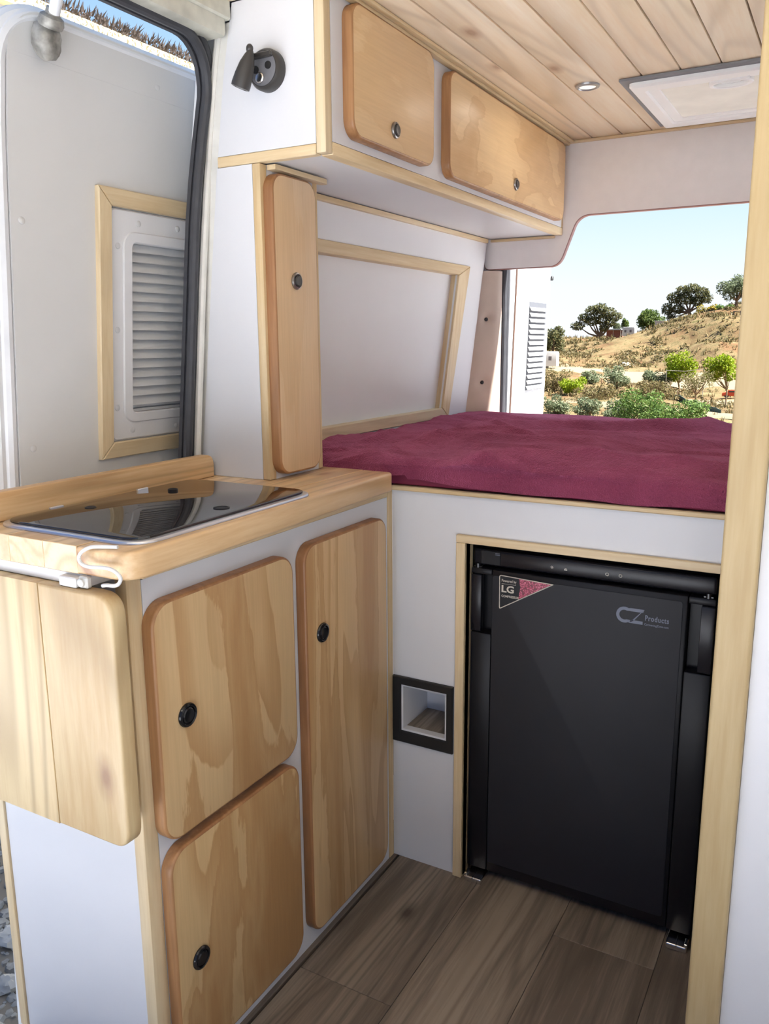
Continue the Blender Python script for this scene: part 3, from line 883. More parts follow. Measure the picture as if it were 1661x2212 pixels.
# door: a frame with two recessed grips and a centre panel
mb = MB()
DZ0, DZ1 = .022, .7035
GL = (.1795, .2195, .566, .691); GR = (.6035, .6435, .560, .690)
def strip(a, b, c, d, bev=.003): mb.box(a, b, .014, .0540, c, d, bev, 2)
strip(.2225, .6005, DZ0, DZ1)
strip(RX0, .2220, DZ0, GL[2]); strip(RX0, .2220, GL[3], DZ1)
strip(.6010, RX1, DZ0, GR[2]); strip(.6010, RX1, GR[3], DZ1)
mb.box(RX0, .2215, .040, .054, GL[2], GL[3]); mb.box(.6015, RX1, .040, .054, GR[2], GR[3])
mb.box(RX0, RX0 + .0225, .0165, .030, GL[2] + .001, GL[3] - .001, .003, 2); mb.box(RX1 - .0245, RX1, .0165, .030, GR[2] + .001, GR[3] - .001, .003, 2)
dr = obj('refrigerator_door', mb, FR_BODY, fg)
mb = MB(); mb.prism(rrect(.2240, .5925, .045, .6925, .006, 4), 'y', .0145, .0125, .0008); obj('door_panel', mb, FR_PANEL, dr)
for x0, x1, nm in ((RX0 + .0005, RX0 + .0222, 'grip'), (RX1 - .0242, RX1 - .0005, 'grip')):
    g = GL if x0 < .4 else GR
    mb = MB(); mb.box(x0, x1, .0135, .0165, g[2] + .002, g[3] - .002, .0015, 2); obj('grip', mb, FR_STRIP, dr)
for x in (RX0 + .012, RX1 - .014):
    mb = MB(); mb.lathe([(.006, -.006), (.006, .006)], (x, .022, .7060), (0, 0, 1), 14); mb.box(x - .009, x + .009, .018, .030, .7035, .7075, .001, 1)
    obj('hinge_cap', mb, BLACKPL, fg)
for (a, b, fl) in ((.181, .221, 1), (.606, .646, -1)):
    mb = MB()
    mb.prism(smooth_poly([(a, .0), (b, .0), (b, .013), (a, .013)], .004, 4), 'y', .03, -.012, .003)
    mid = (a + b) / 2
    mb.box(mid - .0015, mid + .0015, -.0135, .02, .001, .0145, .0005, 1)
    mb.box((a if fl > 0 else b - .006), (a + .006 if fl > 0 else b), -.010, .01, .0125, .019, .001, 1)
    obj('foot', mb, CHROME, fg)['label'] = 'chrome foot bracket'
# sticker
YS = .0122
stk = MB(); tri = smooth_poly([(.2395, .623), (.3545, .6915), (.2385, .6965)][::1], [.006, .006, .006], 6)
stk.prism(tri, 'y', .0128, .0119); stko = obj('sticker', stk, FR_BODY, dr)
mb = MB(); mb.tube([(p[0], .0117, p[1]) for p in inset(tri, .0012)], .0010, 6, closed=True); obj('sticker_border', mb, LOGO_W, stko)
mb = MB(); mb.prism([(.2805, .6515), (.2905, .656), (.347, .690), (.2805, .6925), (.284, .676)], 'y', .0119, .0114); obj('sticker_burst', mb, PINK, stko)
def text(body, x, z, h, y, mat, parent, name='lettering', bold=0.0, width=None, spacing=1.0, rot=0.0):
    cu = bpy.data.curves.new('txt', 'FONT'); cu.body = body; cu.size = 1.0; cu.extrude = .01; cu.offset = bold; cu.space_character = spacing
    cu.resolution_u = 3
    o = bpy.data.objects.new('txt', cu); COL.objects.link(o)
    bpy.context.view_layer.update()
    dg = bpy.context.evaluated_depsgraph_get()
    me = bpy.data.meshes.new_from_object(o.evaluated_get(dg))
    bpy.data.objects.remove(o)
    xs = [v.co.x for v in me.vertices]; ys = [v.co.y for v in me.vertices]
    x0, x1, y0, y1 = min(xs), max(xs), min(ys), max(ys)
    k = h / (y1 - y0); kx = k if not width else width / (x1 - x0)
    base = Vector(root_of(parent).location)
    for v in me.vertices:
        a = (v.co.x - x0) * kx; b = (v.co.y - y0) * k
        v.co = Vector((x + a, y - v.co.z * .02, z + b)) - base
    me.materials.clear(); me.materials.append(mat)
    r = bpy.data.objects.new(name, me); COL.objects.link(r); r.parent = parent
    return r
text('Powered by', .2445, .6805, .0075, .0116, LOGO_W, stko, bold=.008, width=.031)
text('LG', .2445, .6605, .0150, .0116, LOGO_W, stko, bold=.03, width=.026)
text('COMPRESSOR', .2445, .6505, .0048, .0116, LOGO_W, stko, bold=.012, width=.037)
mb = MB(); mb.box(.2445, .2745, .0112, .0118, .6783, .6787); obj('sticker_rule', mb, LOGO_W, stko)
# CZ logo
mb = MB()
cx, cz, R0, R1 = .4895, .6520, .0155, .0095
O_ = [(cx + R0 * math.cos(t) * .98, cz + R0 * math.sin(t)) for t in np.linspace(math.radians(62), math.radians(298), 26)]
I_ = [(cx + R1 * math.cos(t) * .98, cz + R1 * math.sin(t)) for t in np.linspace(math.radians(66), math.radians(294), 26)]
O_ = [(.5005, cz + R0 * .93)] + O_ + [(.5005, cz - R0 * .93)]
I_ = [(.5005, cz + R1 * .93)] + I_ + [(.5005, cz - R1 * .93)]
mb.loft([[(o[0], .0125, o[1]), (o[0], .0118, o[1]), (i[0], .0118, i[1]), (i[0], .0125, i[1])] for o, i in zip(O_, I_)])
T = .0060
for q in ([(.5005, .6665), (.5255, .6665), (.5235, .6665 - T), (.5005, .6665 - T)], [(.5195, .6665 - T), (.5255, .6665), (.5075, .6375 + T * .9), (.5000, .6375 + T * .2)], [(.4995, .6375), (.5235, .6375), (.5235, .6375 + T), (.503, .6375 + T)]):
    mb.prism(q, 'y', .0125, .0118)
obj('logo', mb, LOGO, dr)['label'] = 'grey CZ logo'
text('Products', .5275, .6462, .0105, .0124, LOGO, dr, bold=.022, width=.0425, spacing=1.15)
text('CaravaningZone.com', .5265, .6358, .0055, .0124, LOGO, dr, bold=.008, width=.0435)

# ------------------------------------------------------------------ mattress and blanket
mb = MB(); mb.prism(rrect(-.24, 1.38, -.004, 1.03, .03, 6), 'z', .8645, .9, .014, .008, seg=4)
tagged('mattress', mb, SHEET, 'thin mattress with smooth burgundy cover, peeking out below the blanket', 'mattress', (.55, .5, .864))
def ridge(p): return 1 - abs(noise.noise(p)) * 2
def sstep(a, b, x):
    t = min(1, max(0, (x - a) / (b - a))); return t * t * (3 - 2 * t)
NXb, NYb = 330, 230
mb = MB()
xs = np.linspace(-.262, 1.395, NXb)
ys_prof = []
for k in range(NYb):
    ys_prof.append(k / (NYb - 1))
grid = []
for j, v in enumerate(ys_prof):
    row = []
    for i, x in enumerate(xs):
        yf = -.052 + .038 * sstep(.0, .075, x)
        hem = .8685 + .006 * noise.noise(Vector((x * 9, 0, 3))) + .010 * (1 - sstep(.05, .32, x)) * (x > .05)
        if x < .05: hem = .890
        Rr = .030
        top = .9195
        # path: drop, arc, top, rear arc
        L1 = top - Rr - hem; L2 = Rr * PI / 2; yend = 1.034; L3 = (yend - Rr * .6) - (yf + Rr); L4 = .05
        tot = L1 + L2 + L3 + L4
        w = v ** 1.35 * tot if False else v * tot
        # denser near the front
        w = tot * (.25 * v + .75 * v * v) if v < 1 else tot
        if w < L1:
            p = Vector((x, yf, hem + w)); nr = Vector((0, -1, 0))
        elif w < L1 + L2:
            a = (w - L1) / Rr
            p = Vector((x, yf + Rr - Rr * math.cos(a), top - Rr + Rr * math.sin(a))); nr = Vector((0, -math.cos(a), math.sin(a)))
        elif w < L1 + L2 + L3:
            p = Vector((x, yf + Rr + (w - L1 - L2), top)); nr = Vector((0, 0, 1))
        else:
            d = (w - L1 - L2 - L3)
            p = Vector((x, yend - Rr * .6 + min(d, .018), top - max(0, d - .012) * 1.0)); nr = Vector((0, .5, .85))
        # gentle swell of the mattress and folds
        y = p.y
        f = .006 * noise.noise(Vector((x * 2.2, y * 2.2, 1.3))) + .003
        # long folds fanning from the near left corner
        ang = math.atan2(y + .10, x + .30); rad = math.hypot(x + .30, y + .10)
        wl_ = 1 - sstep(.25, .95, rad)
        f += wl_ * .009 * max(0, ridge(Vector((ang * 4.2, rad * 1.1, 4.0))) - .40)
        # cross wrinkles
        q = Vector((x * 3.0 + y * 4.2, y * 9.0 - x * 2.0, 7.7))
        f += .0085 * max(0, ridge(q) - .66) * 2
        q2 = Vector((x * 6.0 - y * 3.0, y * 15 + x * 3.5, 2.1))
        f += .0022 * max(0, ridge(q2) - .62) * 2
        q3 = Vector((x * 5.0, y * 26.0 + x * 6, 9.1))
        f += .0016 * noise.noise(q3)
        q4 = Vector((x * 1.5 + y * .8, y * 3.4 - x * 1.1, 12.3))
        f += .020 * max(0, ridge(q4) - .55) * 2
        # pile towards the wall
        lw = sstep(-.10, -.235, x) if False else 1 - sstep(-.245, -.13, x)
        f += lw * (.004 + .006 * noise.noise(Vector((y * 11, 0, 5))))
        f += .007 * math.exp(-((x + .20) ** 2 + (y - .96) ** 2) / .0035)
        if x > .02 and p.z < .905 and y < .03: f *= .5
        f = (f - .005) * (1.45 if p.z > .905 else 1.0) * (1 - .75 * sstep(.80, 1.0, y)) * (1 - .45 * lw)
        f += .002 + .010 * sstep(.55, 1.0, y) * max(0, 1 - max(0, x) / .7)
        p = p + nr * f
        xl_ = xw(p.z) + .004
        if p.x < xl_: p.x = xl_
        row.append(mb.bm.verts.new(p))
    grid.append(row)
for j in range(NYb - 1):
    for i in range(NXb - 1):
        mb.face([grid[j][i], grid[j][i + 1], grid[j + 1][i + 1], grid[j + 1][i]])
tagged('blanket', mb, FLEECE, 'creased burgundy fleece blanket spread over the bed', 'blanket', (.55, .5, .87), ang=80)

# ------------------------------------------------------------------ ceiling fittings
dl = thing('ceiling_spotlight', 'small round recessed spotlight with grey ring in the pine ceiling', 'ceiling light', (.228, .527, 1.7295))
mb = MB(); mb.lathe([(.0195, .0005), (.0195, .004), (.0215, .006), (.0265, .004), (.028, .0005), (.028, 0)], (.228, .527, 1.7295), (0, 0, -1), 36); obj('bezel', mb, plain('nickel', (.36, .36, .36, 1), .4, .04, metal=.6), dl)
mb = MB(); mb.lathe([(.019, .0), (.019, .003), (.010, .0038), (0, .004)], (.228, .527, 1.7295), (0, 0, -1), 30); obj('diffuser', mb, LED, dl)
ht = thing('roof_hatch', 'white roof hatch with cream insect screen in the pine ceiling', 'roof hatch', (.56, .73, 1.7295))
mb = MB(); mb.box(.301, .80, .518, .975, 1.7235, 1.7293, .001, 1); obj('shadow_gap', mb, SHADOWGAP, ht)  # dark sheet painted as the shaded gap around the hatch frame
mb = MB()
def zring(mb, o, i, zb, zf, bev=.004):
    n = len(o)
    R = [[(p[0], p[1], zb) for p in o], [(p[0], p[1], zf + bev) for p in o], [(p[0], p[1], zf) for p in inset(o, bev)], [(p[0], p[1], zf) for p in inset(i, -bev)], [(p[0], p[1], zf + bev) for p in i], [(p[0], p[1], zb) for p in i]]
    rv = [mb._v(q) for q in R]
    for k in range(6):
        a, b = rv[k], rv[(k + 1) % 6]
        for j in range(n):
            jj = (j + 1) % n
            mb.face([a[j], a[jj], b[jj], b[j]])
zring(mb, rrect(.318, .79, .538, .955, .012, 6), rrect(.350, .758, .578, .915, .008, 6), 1.7233, 1.712)
zring(mb, rrect(.345, .763, .573, .920, .010, 6), rrect(.374, .734, .604, .889, .006, 6), 1.7233, 1.7175, .002)
HW = plain('hatch_white', (.90, .90, .88, 1), .35, .02)
hf = obj('frame', mb, HW, ht)
mb = MB(); mb.box(.372, .736, .600, .892, 1.7205, 1.7225); obj('insect_screen', mb, SCREEN, ht)
mb = MB()
el = [(.525 + .047 * math.cos(t), .618 + .033 * math.sin(t)) for t in np.linspace(0, 2 * PI, 33)[:-1]]
el2 = [(.525 + .037 * math.cos(t), .618 + .024 * math.sin(t)) for t in np.linspace(0, 2 * PI, 33)[:-1]]
zring(mb, el, el2, 1.7204, 1.711, .002)
zring(mb, [(.525 + .022 * math.cos(t), .617 + .014 * math.sin(t)) for t in np.linspace(0, 2 * PI, 25)[:-1]], [(.525 + .018 * math.cos(t), .617 + .011 * math.sin(t)) for t in np.linspace(0, 2 * PI, 25)[:-1]], 1.7204, 1.7165, .001)
mb.box(.485, .565, .588, .600, 1.7125, 1.7204, .002, 1)
obj('pull_handle', mb, HW, ht)

# ------------------------------------------------------------------ reading lamp
lm = thing('reading_lamp', 'small black swivel reading lamp on the end of the overhead cabinet', 'reading lamp', (-.096, -.254, 1.61))
mb = MB(); mb.lathe([(.0335, 0), (.0335, .012), (.031, .017), (.0285, .0195), (.0, .0195)], (-.094, -.254, 1.6085), (0, -1, 0), 40); bs = obj('base', mb, LAMPM, lm)
mb = MB(); mb.lathe([(.027, .0), (.027, .0006), (0, .0006)], (-.094, -.2736, 1.6085), (0, -1, 0), 36); obj('faceplate', mb, LAMPF, bs)
mb = MB(); mb.lathe([(.0085, 0), (.0085, .003), (.0068, .0046), (0, .005)], (-.099, -.2742, 1.594), (0, -1, 0), 24); obj('switch_button', mb, CHROME, bs)
for (x, z) in ((-.082, 1.612), (-.108, 1.608)):
    mb = MB(); mb.lathe([(.0062, 0), (.0062, .0014), (0, .0016)], (x, -.2742, z), (0, -1, 0), 20); obj('usb_socket', mb, BLACKMT, bs)
mb = MB(); mb.box(-.118, -.072, -.2815, -.273, 1.6235, 1.6325, .002, 1)
mb.tube([(-.110, -.279, 1.628), (-.104, -.296, 1.632), (-.100, -.302, 1.632)], .0045, 10)
mb.ball((-.097, -.303, 1.632), .006, .006, .007, 12, 8)
obj('swivel_arm', mb, LAMPM, lm)
mb = MB()
a = Vector((-.094, -.303, 1.629)); b = Vector((-.117, -.307, 1.573))
ax = (b - a).normalized()
mb.lathe([(.0035, 0), (.008, .008), (.0125, .022), (.0150, .040), (.0160, .055), (.0155, .060), (.0120, .0610), (.0115, .058), (0, .058)], a, ax, 28)
hd = obj('lamp_head', mb, LAMPM, lm)
mb = MB(); mb.lathe([(.0110, .0575), (.0110, .0595), (.007, .0605), (0, .0600)], a, ax, 24); obj('lens', mb, LENS, hd)

# ------------------------------------------------------------------ partition at right
mb = MB(); mb.box(.697, .7415, -.40, -.36, 0.0005, 1.729, .005, 3)
struct('trim_5', mb, wood('post_pine', s(200, 180, 138), s(184, 160, 116), 'z', .8, .12, 0, .5), 'pale pine corner post at the right edge of the picture')
mb = MB(); mb.box(.742, 1.399, -.389, -.372, 0.0005, 1.729)
struct('wall_right', mb, WHITE, 'white partition panel right of the pine corner post')

# ------------------------------------------------------------------ outside: terrain
rng = np.random.default_rng(5)
GROUND = np.array([  # x, y, z of points on the ground
    (-43.3, 166.4, -.36), (-42.4, 131.7, -1.4), (-39.3, 190.4, 2.4), (-29.8, 180.8, 5.3), (-19, 165.3, 6.6), (-24.9, 173, 5.0), (-47.5, 202.9, 2.0), (-51.4, 210, 1.6),
    (-14.8, 89.6, -4.35), (-9.4, 84.7, -4.9), (-10.7, 73.2, -4.2), (-19.1, 80.1, -3.4), (-23.1, 84.9, -3.3), (-18.4, 91.8, -3.5), (-16.5, 89.3, -3.8), (-18.3, 62.9, -3.0), (-20.5, 65.2, -2.9),
    (-15.3, 49.2, -3.4), (-13, 48.4, -3.45), (-10.6, 46.2, -3.5), (-8.7, 43.7, -3.45), (-6.7, 41.3, -3.3), (-4.2, 40.2, -3.1), (-11.4, 58.9, -2.9),
    (-42.3, 172.4, 1.1), (-40.6, 175.7, 1.1), (-32.3, 99.6, -2.3), (-35.8, 185.4, 3.2), (-28.1, 121, -2.6), (-17.4, 154, 5.2), (-8.1, 73.6, -3.6), (-6.7, 62.5, -3.55), (-6.3, 56.9, -3.2),
    (-22.5, 136.6, -1.05), (-69, 211, -1.8), (-60, 208, -1.0), (-46.2, 194.5, .84), (-38.9, 196, 3.3), (-31.3, 192, 5.3), (-23.5, 181.7, 7.0), (-19.5, 176.5, 7.9),
    (-20.5, 79.8, -3.5), (-30.5, 117.6, -2.7), (-23.2, 113.6, -3.1), (-12, 110, -2.6), (-16, 130, .8), (-8, 160, 7.5), (5, 165, 8), (5, 100, -3), (8, 70, -3.8),
    (0, 34, -2.7), (-8, 32, -2.6), (6, 30, -2.4), (-20, 34, -2.8), (-32, 60, -3.5), (-48, 100, -3), (-62, 140, -2.5), (30, 60, -3.5), (40, 120, 0),
    (-80, 260, -14), (-50, 260, -12), (-20, 250, -4), (20, 250, 2), (-110, 200, -14), (-110, 100, -10), (60, 200, 8),
    (0, 3, -.56), (-3, 0, -.55), (3, 0, -.55), (0, -6, -.55), (-8, 4, -.55), (8, 4, -.55), (-8, -8, -.55), (8, -8, -.55), (-1, 12, -.6), (-10, 14, -.8), (10, 14, -.8), (-25, 6, -.8), (25, 0, -.6), (0, -25, -.6), (-40, -10, -1), (40, -10, -1)], float)
def hgt(x, y):
    X = np.asarray(x, float); Y = np.asarray(y, float)
    d2 = (X[..., None] - GROUND[:, 0]) ** 2 + (Y[..., None] - GROUND[:, 1]) ** 2 + 1.5
    w = d2 ** -1.7
    return (w * GROUND[:, 2]).sum(-1) / w.sum(-1)
def gz(x, y):
    return float(hgt(np.array([x]), np.array([y]))[0])

def ground_mat():
    t = NT('dry_hillside'); co = t.coord((1, 1, 1))
    big = t.noise(co, .06, 4, .6); mid = t.noise(co, .45, 4, .65); fine = t.noise(co, 5, 4, .7)
    col = t.ramp(mid, [(.30, s(148, 120, 84)), (.45, s(196, 165, 114)), (.58, s(214, 186, 132)), (.72, s(176, 166, 98))])
    red = t.ramp(t.noise(co, .11, 3, .6), [(.52, (0, 0, 0)), (.62, (1, 1, 1))])
    col = t.mix(t.math('MULTIPLY', red, .55), col, s(190, 128, 88))
    sc = t.ramp(t.noise(co, .9, 4, .7), [(.50, (0, 0, 0)), (.62, (1, 1, 1))])
    col = t.mix(t.math('MULTIPLY', sc, .6), col, s(120, 116, 70))
    col = t.mix(t.math('MULTIPLY', fine, .35), col, s(120, 96, 66))
    t.bump(fine, .5, .2)
    col = t.mix(1.0, col, (.40, .41, .44, 1), 'MULTIPLY')
    return t.fin(col, .95, Specular_IOR_Level=.1)
def pale_mat(name, c):
    t = NT(name); co = t.coord()
    return t.fin(t.ramp(t.noise(co, 1.3, 4, .7), [(.3, tuple(x * .86 for x in c[:3]) + (1,)), (.7, c)]), .95, Specular_IOR_Level=.1)
gx = np.concatenate([np.arange(-130, -70, 4), np.arange(-70, 30, 1.25), np.arange(30, 90, 4)])
gy = np.concatenate([np.arange(-40, 30, 2.5), np.arange(30, 225, 1.5), np.arange(225, 300, 5)])
XX, YY = np.meshgrid(gx, gy)
ZZ = hgt(XX, YY)
bm = bmesh.new()
vg = []
for j in range(len(gy)):
    row = []
    for i in range(len(gx)):
        z = ZZ[j, i]
        if YY[j, i] > 36:
            k = min(1, (YY[j, i] - 36) / 30)
            z += .28 * k * noise.noise(Vector((XX[j, i] * .22, YY[j, i] * .12, 0))) + .16 * k * noise.noise(Vector((XX[j, i] * .8, YY[j, i] * .4, 5)))
        row.append(bm.verts.new((XX[j, i], YY[j, i], z)))
    vg.append(row)
for j in range(len(gy) - 1):
    for i in range(len(gx) - 1):
        f = bm.faces.new([vg[j][i], vg[j][i + 1], vg[j + 1][i + 1], vg[j + 1][i]]); f.smooth = True
struct('ground', bm, ground_mat(), 'dry grassy hillside rising beyond the rear opening', ang=180)
mb = MB()
mb.box(-900, 600, 420, 4200, -46, -45)
struct('sea', mb, plain('hazy_sea', s(168, 198, 226), .6, .03, .004), 'hazy blue sea far below the hillside')
# pale tracks
def track(pts, w, mat, label):
    P = catmull([(x, y, 0) for x, y in pts], 14)
    m = MB(); L = []
    for i, p in enumerate(P):
        a = P[max(i - 1, 0)]; b = P[min(i + 1, len(P) - 1)]; t = (b - a).normalized(); nn = Vector((-t.y, t.x, 0))
        ww = w * (1 + .25 * noise.noise(Vector((i * .3, w, 0))))
        row = []
        for k in range(7):
            q = p + nn * ww * (k / 3 - 1)
            row.append(m.bm.verts.new((q.x, q.y, gz(q.x, q.y) + .10 * (1 - abs(k / 3 - 1) ** 4) + .04)))
        L.append(row)
    for i in range(len(L) - 1):
        for k in range(6):
            m.face([L[i][k], L[i][k + 1], L[i + 1][k + 1], L[i + 1][k]])
    struct('track', m, mat, label, ang=180)
track([(-46, 118), (-34, 108), (-24, 103), (-16, 101), (-6, 102), (6, 104)], 9.0, pale_mat('pale_dust', s(150, 134, 108)), 'pale dusty clearing at the foot of the hill')
track([(-22, 56), (-16, 55.5), (-11, 54), (-6, 51), (0, 47)], 1.0, pale_mat('pale_path', s(150, 134, 108)), 'narrow pale path between the bushes')
track([(-12.5, 66), (-8.5, 66), (-4, 68), (3, 72)], 5.0, pale_mat('pale_yard', s(150, 134, 108)), 'pale dusty yard below the hill')

# ------------------------------------------------------------------ vegetation
def leafmat(name, a, b, c=None):
    t = NT(name)
    g = t.n('ShaderNodeNewGeometry')
    col = t.ramp(g.outputs['Random Per Island'], [(.0, a), (.6, b), (1.0, c or b)])
    col = t.mix(1.0, col, (.50, .50, .50, 1), 'MULTIPLY')
    m = t.fin(col, .6, Specular_IOR_Level=.25)
    t.put(t.b.inputs['Subsurface Weight'], 0.0)
    tr = t.n('ShaderNodeBsdfTranslucent'); t.l(col, tr.inputs[0])
    mx = t.n('ShaderNodeMixShader'); mx.inputs[0].default_value = .35
    t.l(t.b.outputs[0], mx.inputs[1]); t.l(tr.outputs[0], mx.inputs[2]); t.l(mx.outputs[0], t.out.inputs[0])
    return m
L_OAK = leafmat('oak_leaves', s(104, 112, 74), s(142, 144, 96), s(176, 166, 116))
L_PINE = leafmat('pine_needles', s(96, 124, 62), s(132, 156, 80), s(168, 184, 96))
L_GREY = leafmat('grey_green_leaves', s(134, 150, 112), s(166, 178, 136), s(196, 204, 164))
L_GREEN = leafmat('green_leaves', s(96, 134, 62), s(136, 170, 84), s(176, 200, 112))
L_LIME = leafmat('lime_leaves', s(158, 190, 30), s(190, 216, 46), s(214, 226, 80))
L_YEL = leafmat('yellow_flowers', s(196, 176, 60), s(226, 200, 72), s(172, 166, 86))
L_BROWN = leafmat('brownish_twigs', s(140, 124, 84), s(172, 152, 104), s(150, 150, 90))
L_THIN = leafmat('sparse_olive_leaves', s(150, 140, 96), s(176, 164, 116), s(160, 166, 92))
L_PALM = leafmat('palm_fronds', s(150, 166, 92), s(190, 198, 120), s(206, 210, 150))
BARK = plain('bark', s(104, 88, 72), .9, .2, 30)
BARK_T = plain('pale_bark', s(140, 118, 92), .9, .2, 30)
def leaves(bm, c, rx, ry, rz, n, size, shell=.55, rnd=random):
    for _ in range(n):
        d = Vector((rnd.gauss(0, 1), rnd.gauss(0, 1), rnd.gauss(0, 1))).normalized()
        r = shell + (1 - shell) * rnd.random() ** .6
        p = Vector((c[0] + d.x * rx * r, c[1] + d.y * ry * r, c[2] + d.z * rz * r))
        u = Vector((rnd.gauss(0, 1), rnd.gauss(0, 1), rnd.gauss(0, .8))).normalized()
        w = u.orthogonal().normalized(); w.rotate(Quaternion(u, rnd.random() * 6.28))
        sz = size * (.6 + .8 * rnd.random())
        a = u * sz; b = w * sz * .42
        vs = [bm.verts.new(p - a), bm.verts.new(p + b), bm.verts.new(p + a), bm.verts.new(p - b)]
        bm.faces.new(vs)
def blobs(c, rx, ry, rz, n, seed, flat=.75):
    r = random.Random(seed); out = []
    for k in range(n):
        a = 2 * PI * k / n + r.random(); q = .35 + .4 * r.random()
        out.append((c[0] + rx * q * math.cos(a), c[1] + ry * q * math.sin(a), c[2] + rz * (r.random() * 1.1 - .5) * .9, rx * (.32 + .2 * r.random()), ry * (.32 + .2 * r.random()), rz * (.34 + .2 * r.random()) * flat / .75))
    return out
def tree(name, label, cat, base, cr, rx, rz, mat, bark=BARK, nb=11, nl=2600, ls=.16, trunk=.18, seed=1, group=None, blob_list=None, lean_=0.0):
    """base = foot of the trunk, cr = centre of the crown"""
    r = random.Random(seed)
    t = thing(name, label, cat, base, group)
    base = Vector(base); cr = Vector(cr)
    bl = blob_list or blobs(cr, rx, rx * .9, rz, nb, seed)
    m = MB()
    fork = base + (cr - base) * .38 + Vector((r.uniform(-.1, .1) * rx, 0, 0))
    m.tube([base - Vector((0, 0, .3)), base + (fork - base) * .5 + Vector((lean_, 0, 0)), fork], trunk, 8, rr=[trunk * 1.25, trunk, trunk * .85])
    for b in bl:
        e = Vector(b[:3]); mid = fork + (e - fork) * .5 + Vector((0, 0, -.08 * (e - fork).length))
        m.tube([fork, mid, e], trunk * .5, 6, rr=[trunk * .6, trunk * .38, trunk * .12])
    obj('trunk', m, bark, t)
    bm = bmesh.new()
    tot = sum(b[3] * b[5] for b in bl)
    for b in bl:
        leaves(bm, b[:3], b[3], b[4], b[5], int(nl * 1.7 * b[3] * b[5] / tot), ls, .35, r)
    obj('foliage', bm, mat, t, flat=True)
    return t
def bush(name, label, cat, base, rx, rz, mat, nl=1500, ls=.10, seed=1, group=None, nb=9, up=1.0):
    r = random.Random(seed)
    x, y = base[:2]; z = gz(x, y)
    t = thing(name, label, cat, (x, y, z), group)
    bl = blobs((x, y, z + rz * .95 * up), rx, rx * .9, rz, nb, seed) + [(x, y, z + rz * .6, rx * .8, rx * .7, rz * .6)]
    m = MB()
    for b in bl:
        m.tube([(x, y, z - .1), (x + (b[0] - x) * .4, y + (b[1] - y) * .4, z + rz * .5), b[:3]], .03, 5, rr=[.045, .03, .01])
    obj('stems', m, BARK_T, t)
    bm = bmesh.new()
    tot = sum(b[3] * b[5] for b in bl)
    for b in bl: leaves(bm, b[:3], b[3], b[4], b[5], int(nl * b[3] * b[5] / tot), ls, .45, r)
    obj('foliage', bm, mat, t, flat=True)
    return t
G1 = 'trees on the hillside'
def z_(x, y): return gz(x, y)
ob = [(-48.2, 165, 4.0, 1.5, 1.5, .9), (-46.9, 165.5, 5.6, 1.5, 1.5, 1.0), (-45.6, 166, 7.0, 1.6, 1.5, 1.0), (-44.0, 166, 7.4, 1.6, 1.5, 1.0), (-42.4, 166, 6.6, 1.6, 1.5, 1.0), (-41.0, 166.4, 5.7, 1.3, 1.3, .9), (-41.9, 166, 4.6, 1.3, 1.2, .9), (-43.6, 166, 5.4, 1.8, 1.5, 1.2), (-45.6, 165.6, 4.9, 1.6, 1.4, .9), (-43.2, 166, 3.6, 1.0, 1.0, .8)]
tree('oak_tree', 'round spreading oak standing alone on the skyline beside the brown shed', 'tree', (-43.3, 166.4, z_(-43.3, 166.4)), (-44.3, 166, 5.2), 5, 2.9, L_OAK, nl=2500, ls=.23, trunk=.36, seed=3, group=G1, blob_list=ob)
tree('oak_tree', 'dark green tree half hidden behind the open white rear door', 'tree', (-42.3, 131.7, z_(-42.3, 131.7)), (-42.6, 131.6, 1.5), 1.9, 2.5, L_OAK, nl=1600, ls=.2, trunk=.2, seed=5, group=G1)
tree('pine_tree', 'bushy dark green pine on the skyline right of the white caravan', 'tree', (-39.3, 190.3, z_(-39.3, 190.3)), (-39.7, 190.2, 5.8), 3.3, 3.4, L_PINE, nl=2400, ls=.26, trunk=.3, seed=9, group=G1, nb=13)
ob = [(-34.0, 180.6, 7.4, 1.3, 1.3, 1.3), (-32.8, 180.6, 9.6, 1.6, 1.4, 1.2), (-31.2, 180.7, 11.0, 1.6, 1.4, 1.1), (-29.4, 180.7, 11.3, 1.7, 1.5, 1.1), (-27.6, 180.7, 10.5, 1.6, 1.4, 1.2), (-26.4, 180.8, 9.4, 1.2, 1.2, 1.1), (-30.6, 180.7, 9.3, 2.0, 1.6, 1.2), (-28.3, 180.7, 8.8, 1.6, 1.4, 1.1), (-33.2, 180.6, 5.9, 1.0, 1.0, 1.0), (-31.9, 180.6, 7.4, 1.3, 1.2, 1.2)]
tree('oak_tree', 'largest oak on the hill, wide drooping crown above the slope', 'tree', (-29.2, 180.8, z_(-29.2, 180.8)), (-30, 180.7, 9), 5, 3.4, L_OAK, nl=2800, ls=.24, trunk=.36, seed=13, group=G1, blob_list=ob)
tree('oak_tree', 'pale green tree on the hilltop next to the right corner post', 'tree', (-19, 165.3, z_(-19, 165.3)), (-19.0, 165.3, 10.4), 3.2, 2.7, L_GREY, nl=1900, ls=.22, trunk=.28, seed=17, group=G1)
tree('conifer_tree', 'small pointed conifer behind the white caravan', 'tree', (-47.6, 202.8, z_(-47.6, 202.8)), (-47.8, 202.8, 4.6), .9, 1.9, L_PINE, nl=700, ls=.2, trunk=.14, seed=21, group=G1)
tree('conifer_tree', 'faint small conifer showing over the roof of the brown shed', 'tree', (-51.6, 210.4, z_(-51.6, 210.4)), (-51.8, 210.4, 4.2), 1.0, 1.6, L_GREY, nl=600, ls=.2, trunk=.14, seed=23, group=G1)
bush('broom_bush', 'yellow flowering bush on the hilltop beside the largest oak', 'bush', (-25, 173), 2.5, 1.5, L_YEL, 1500, .2, 27)
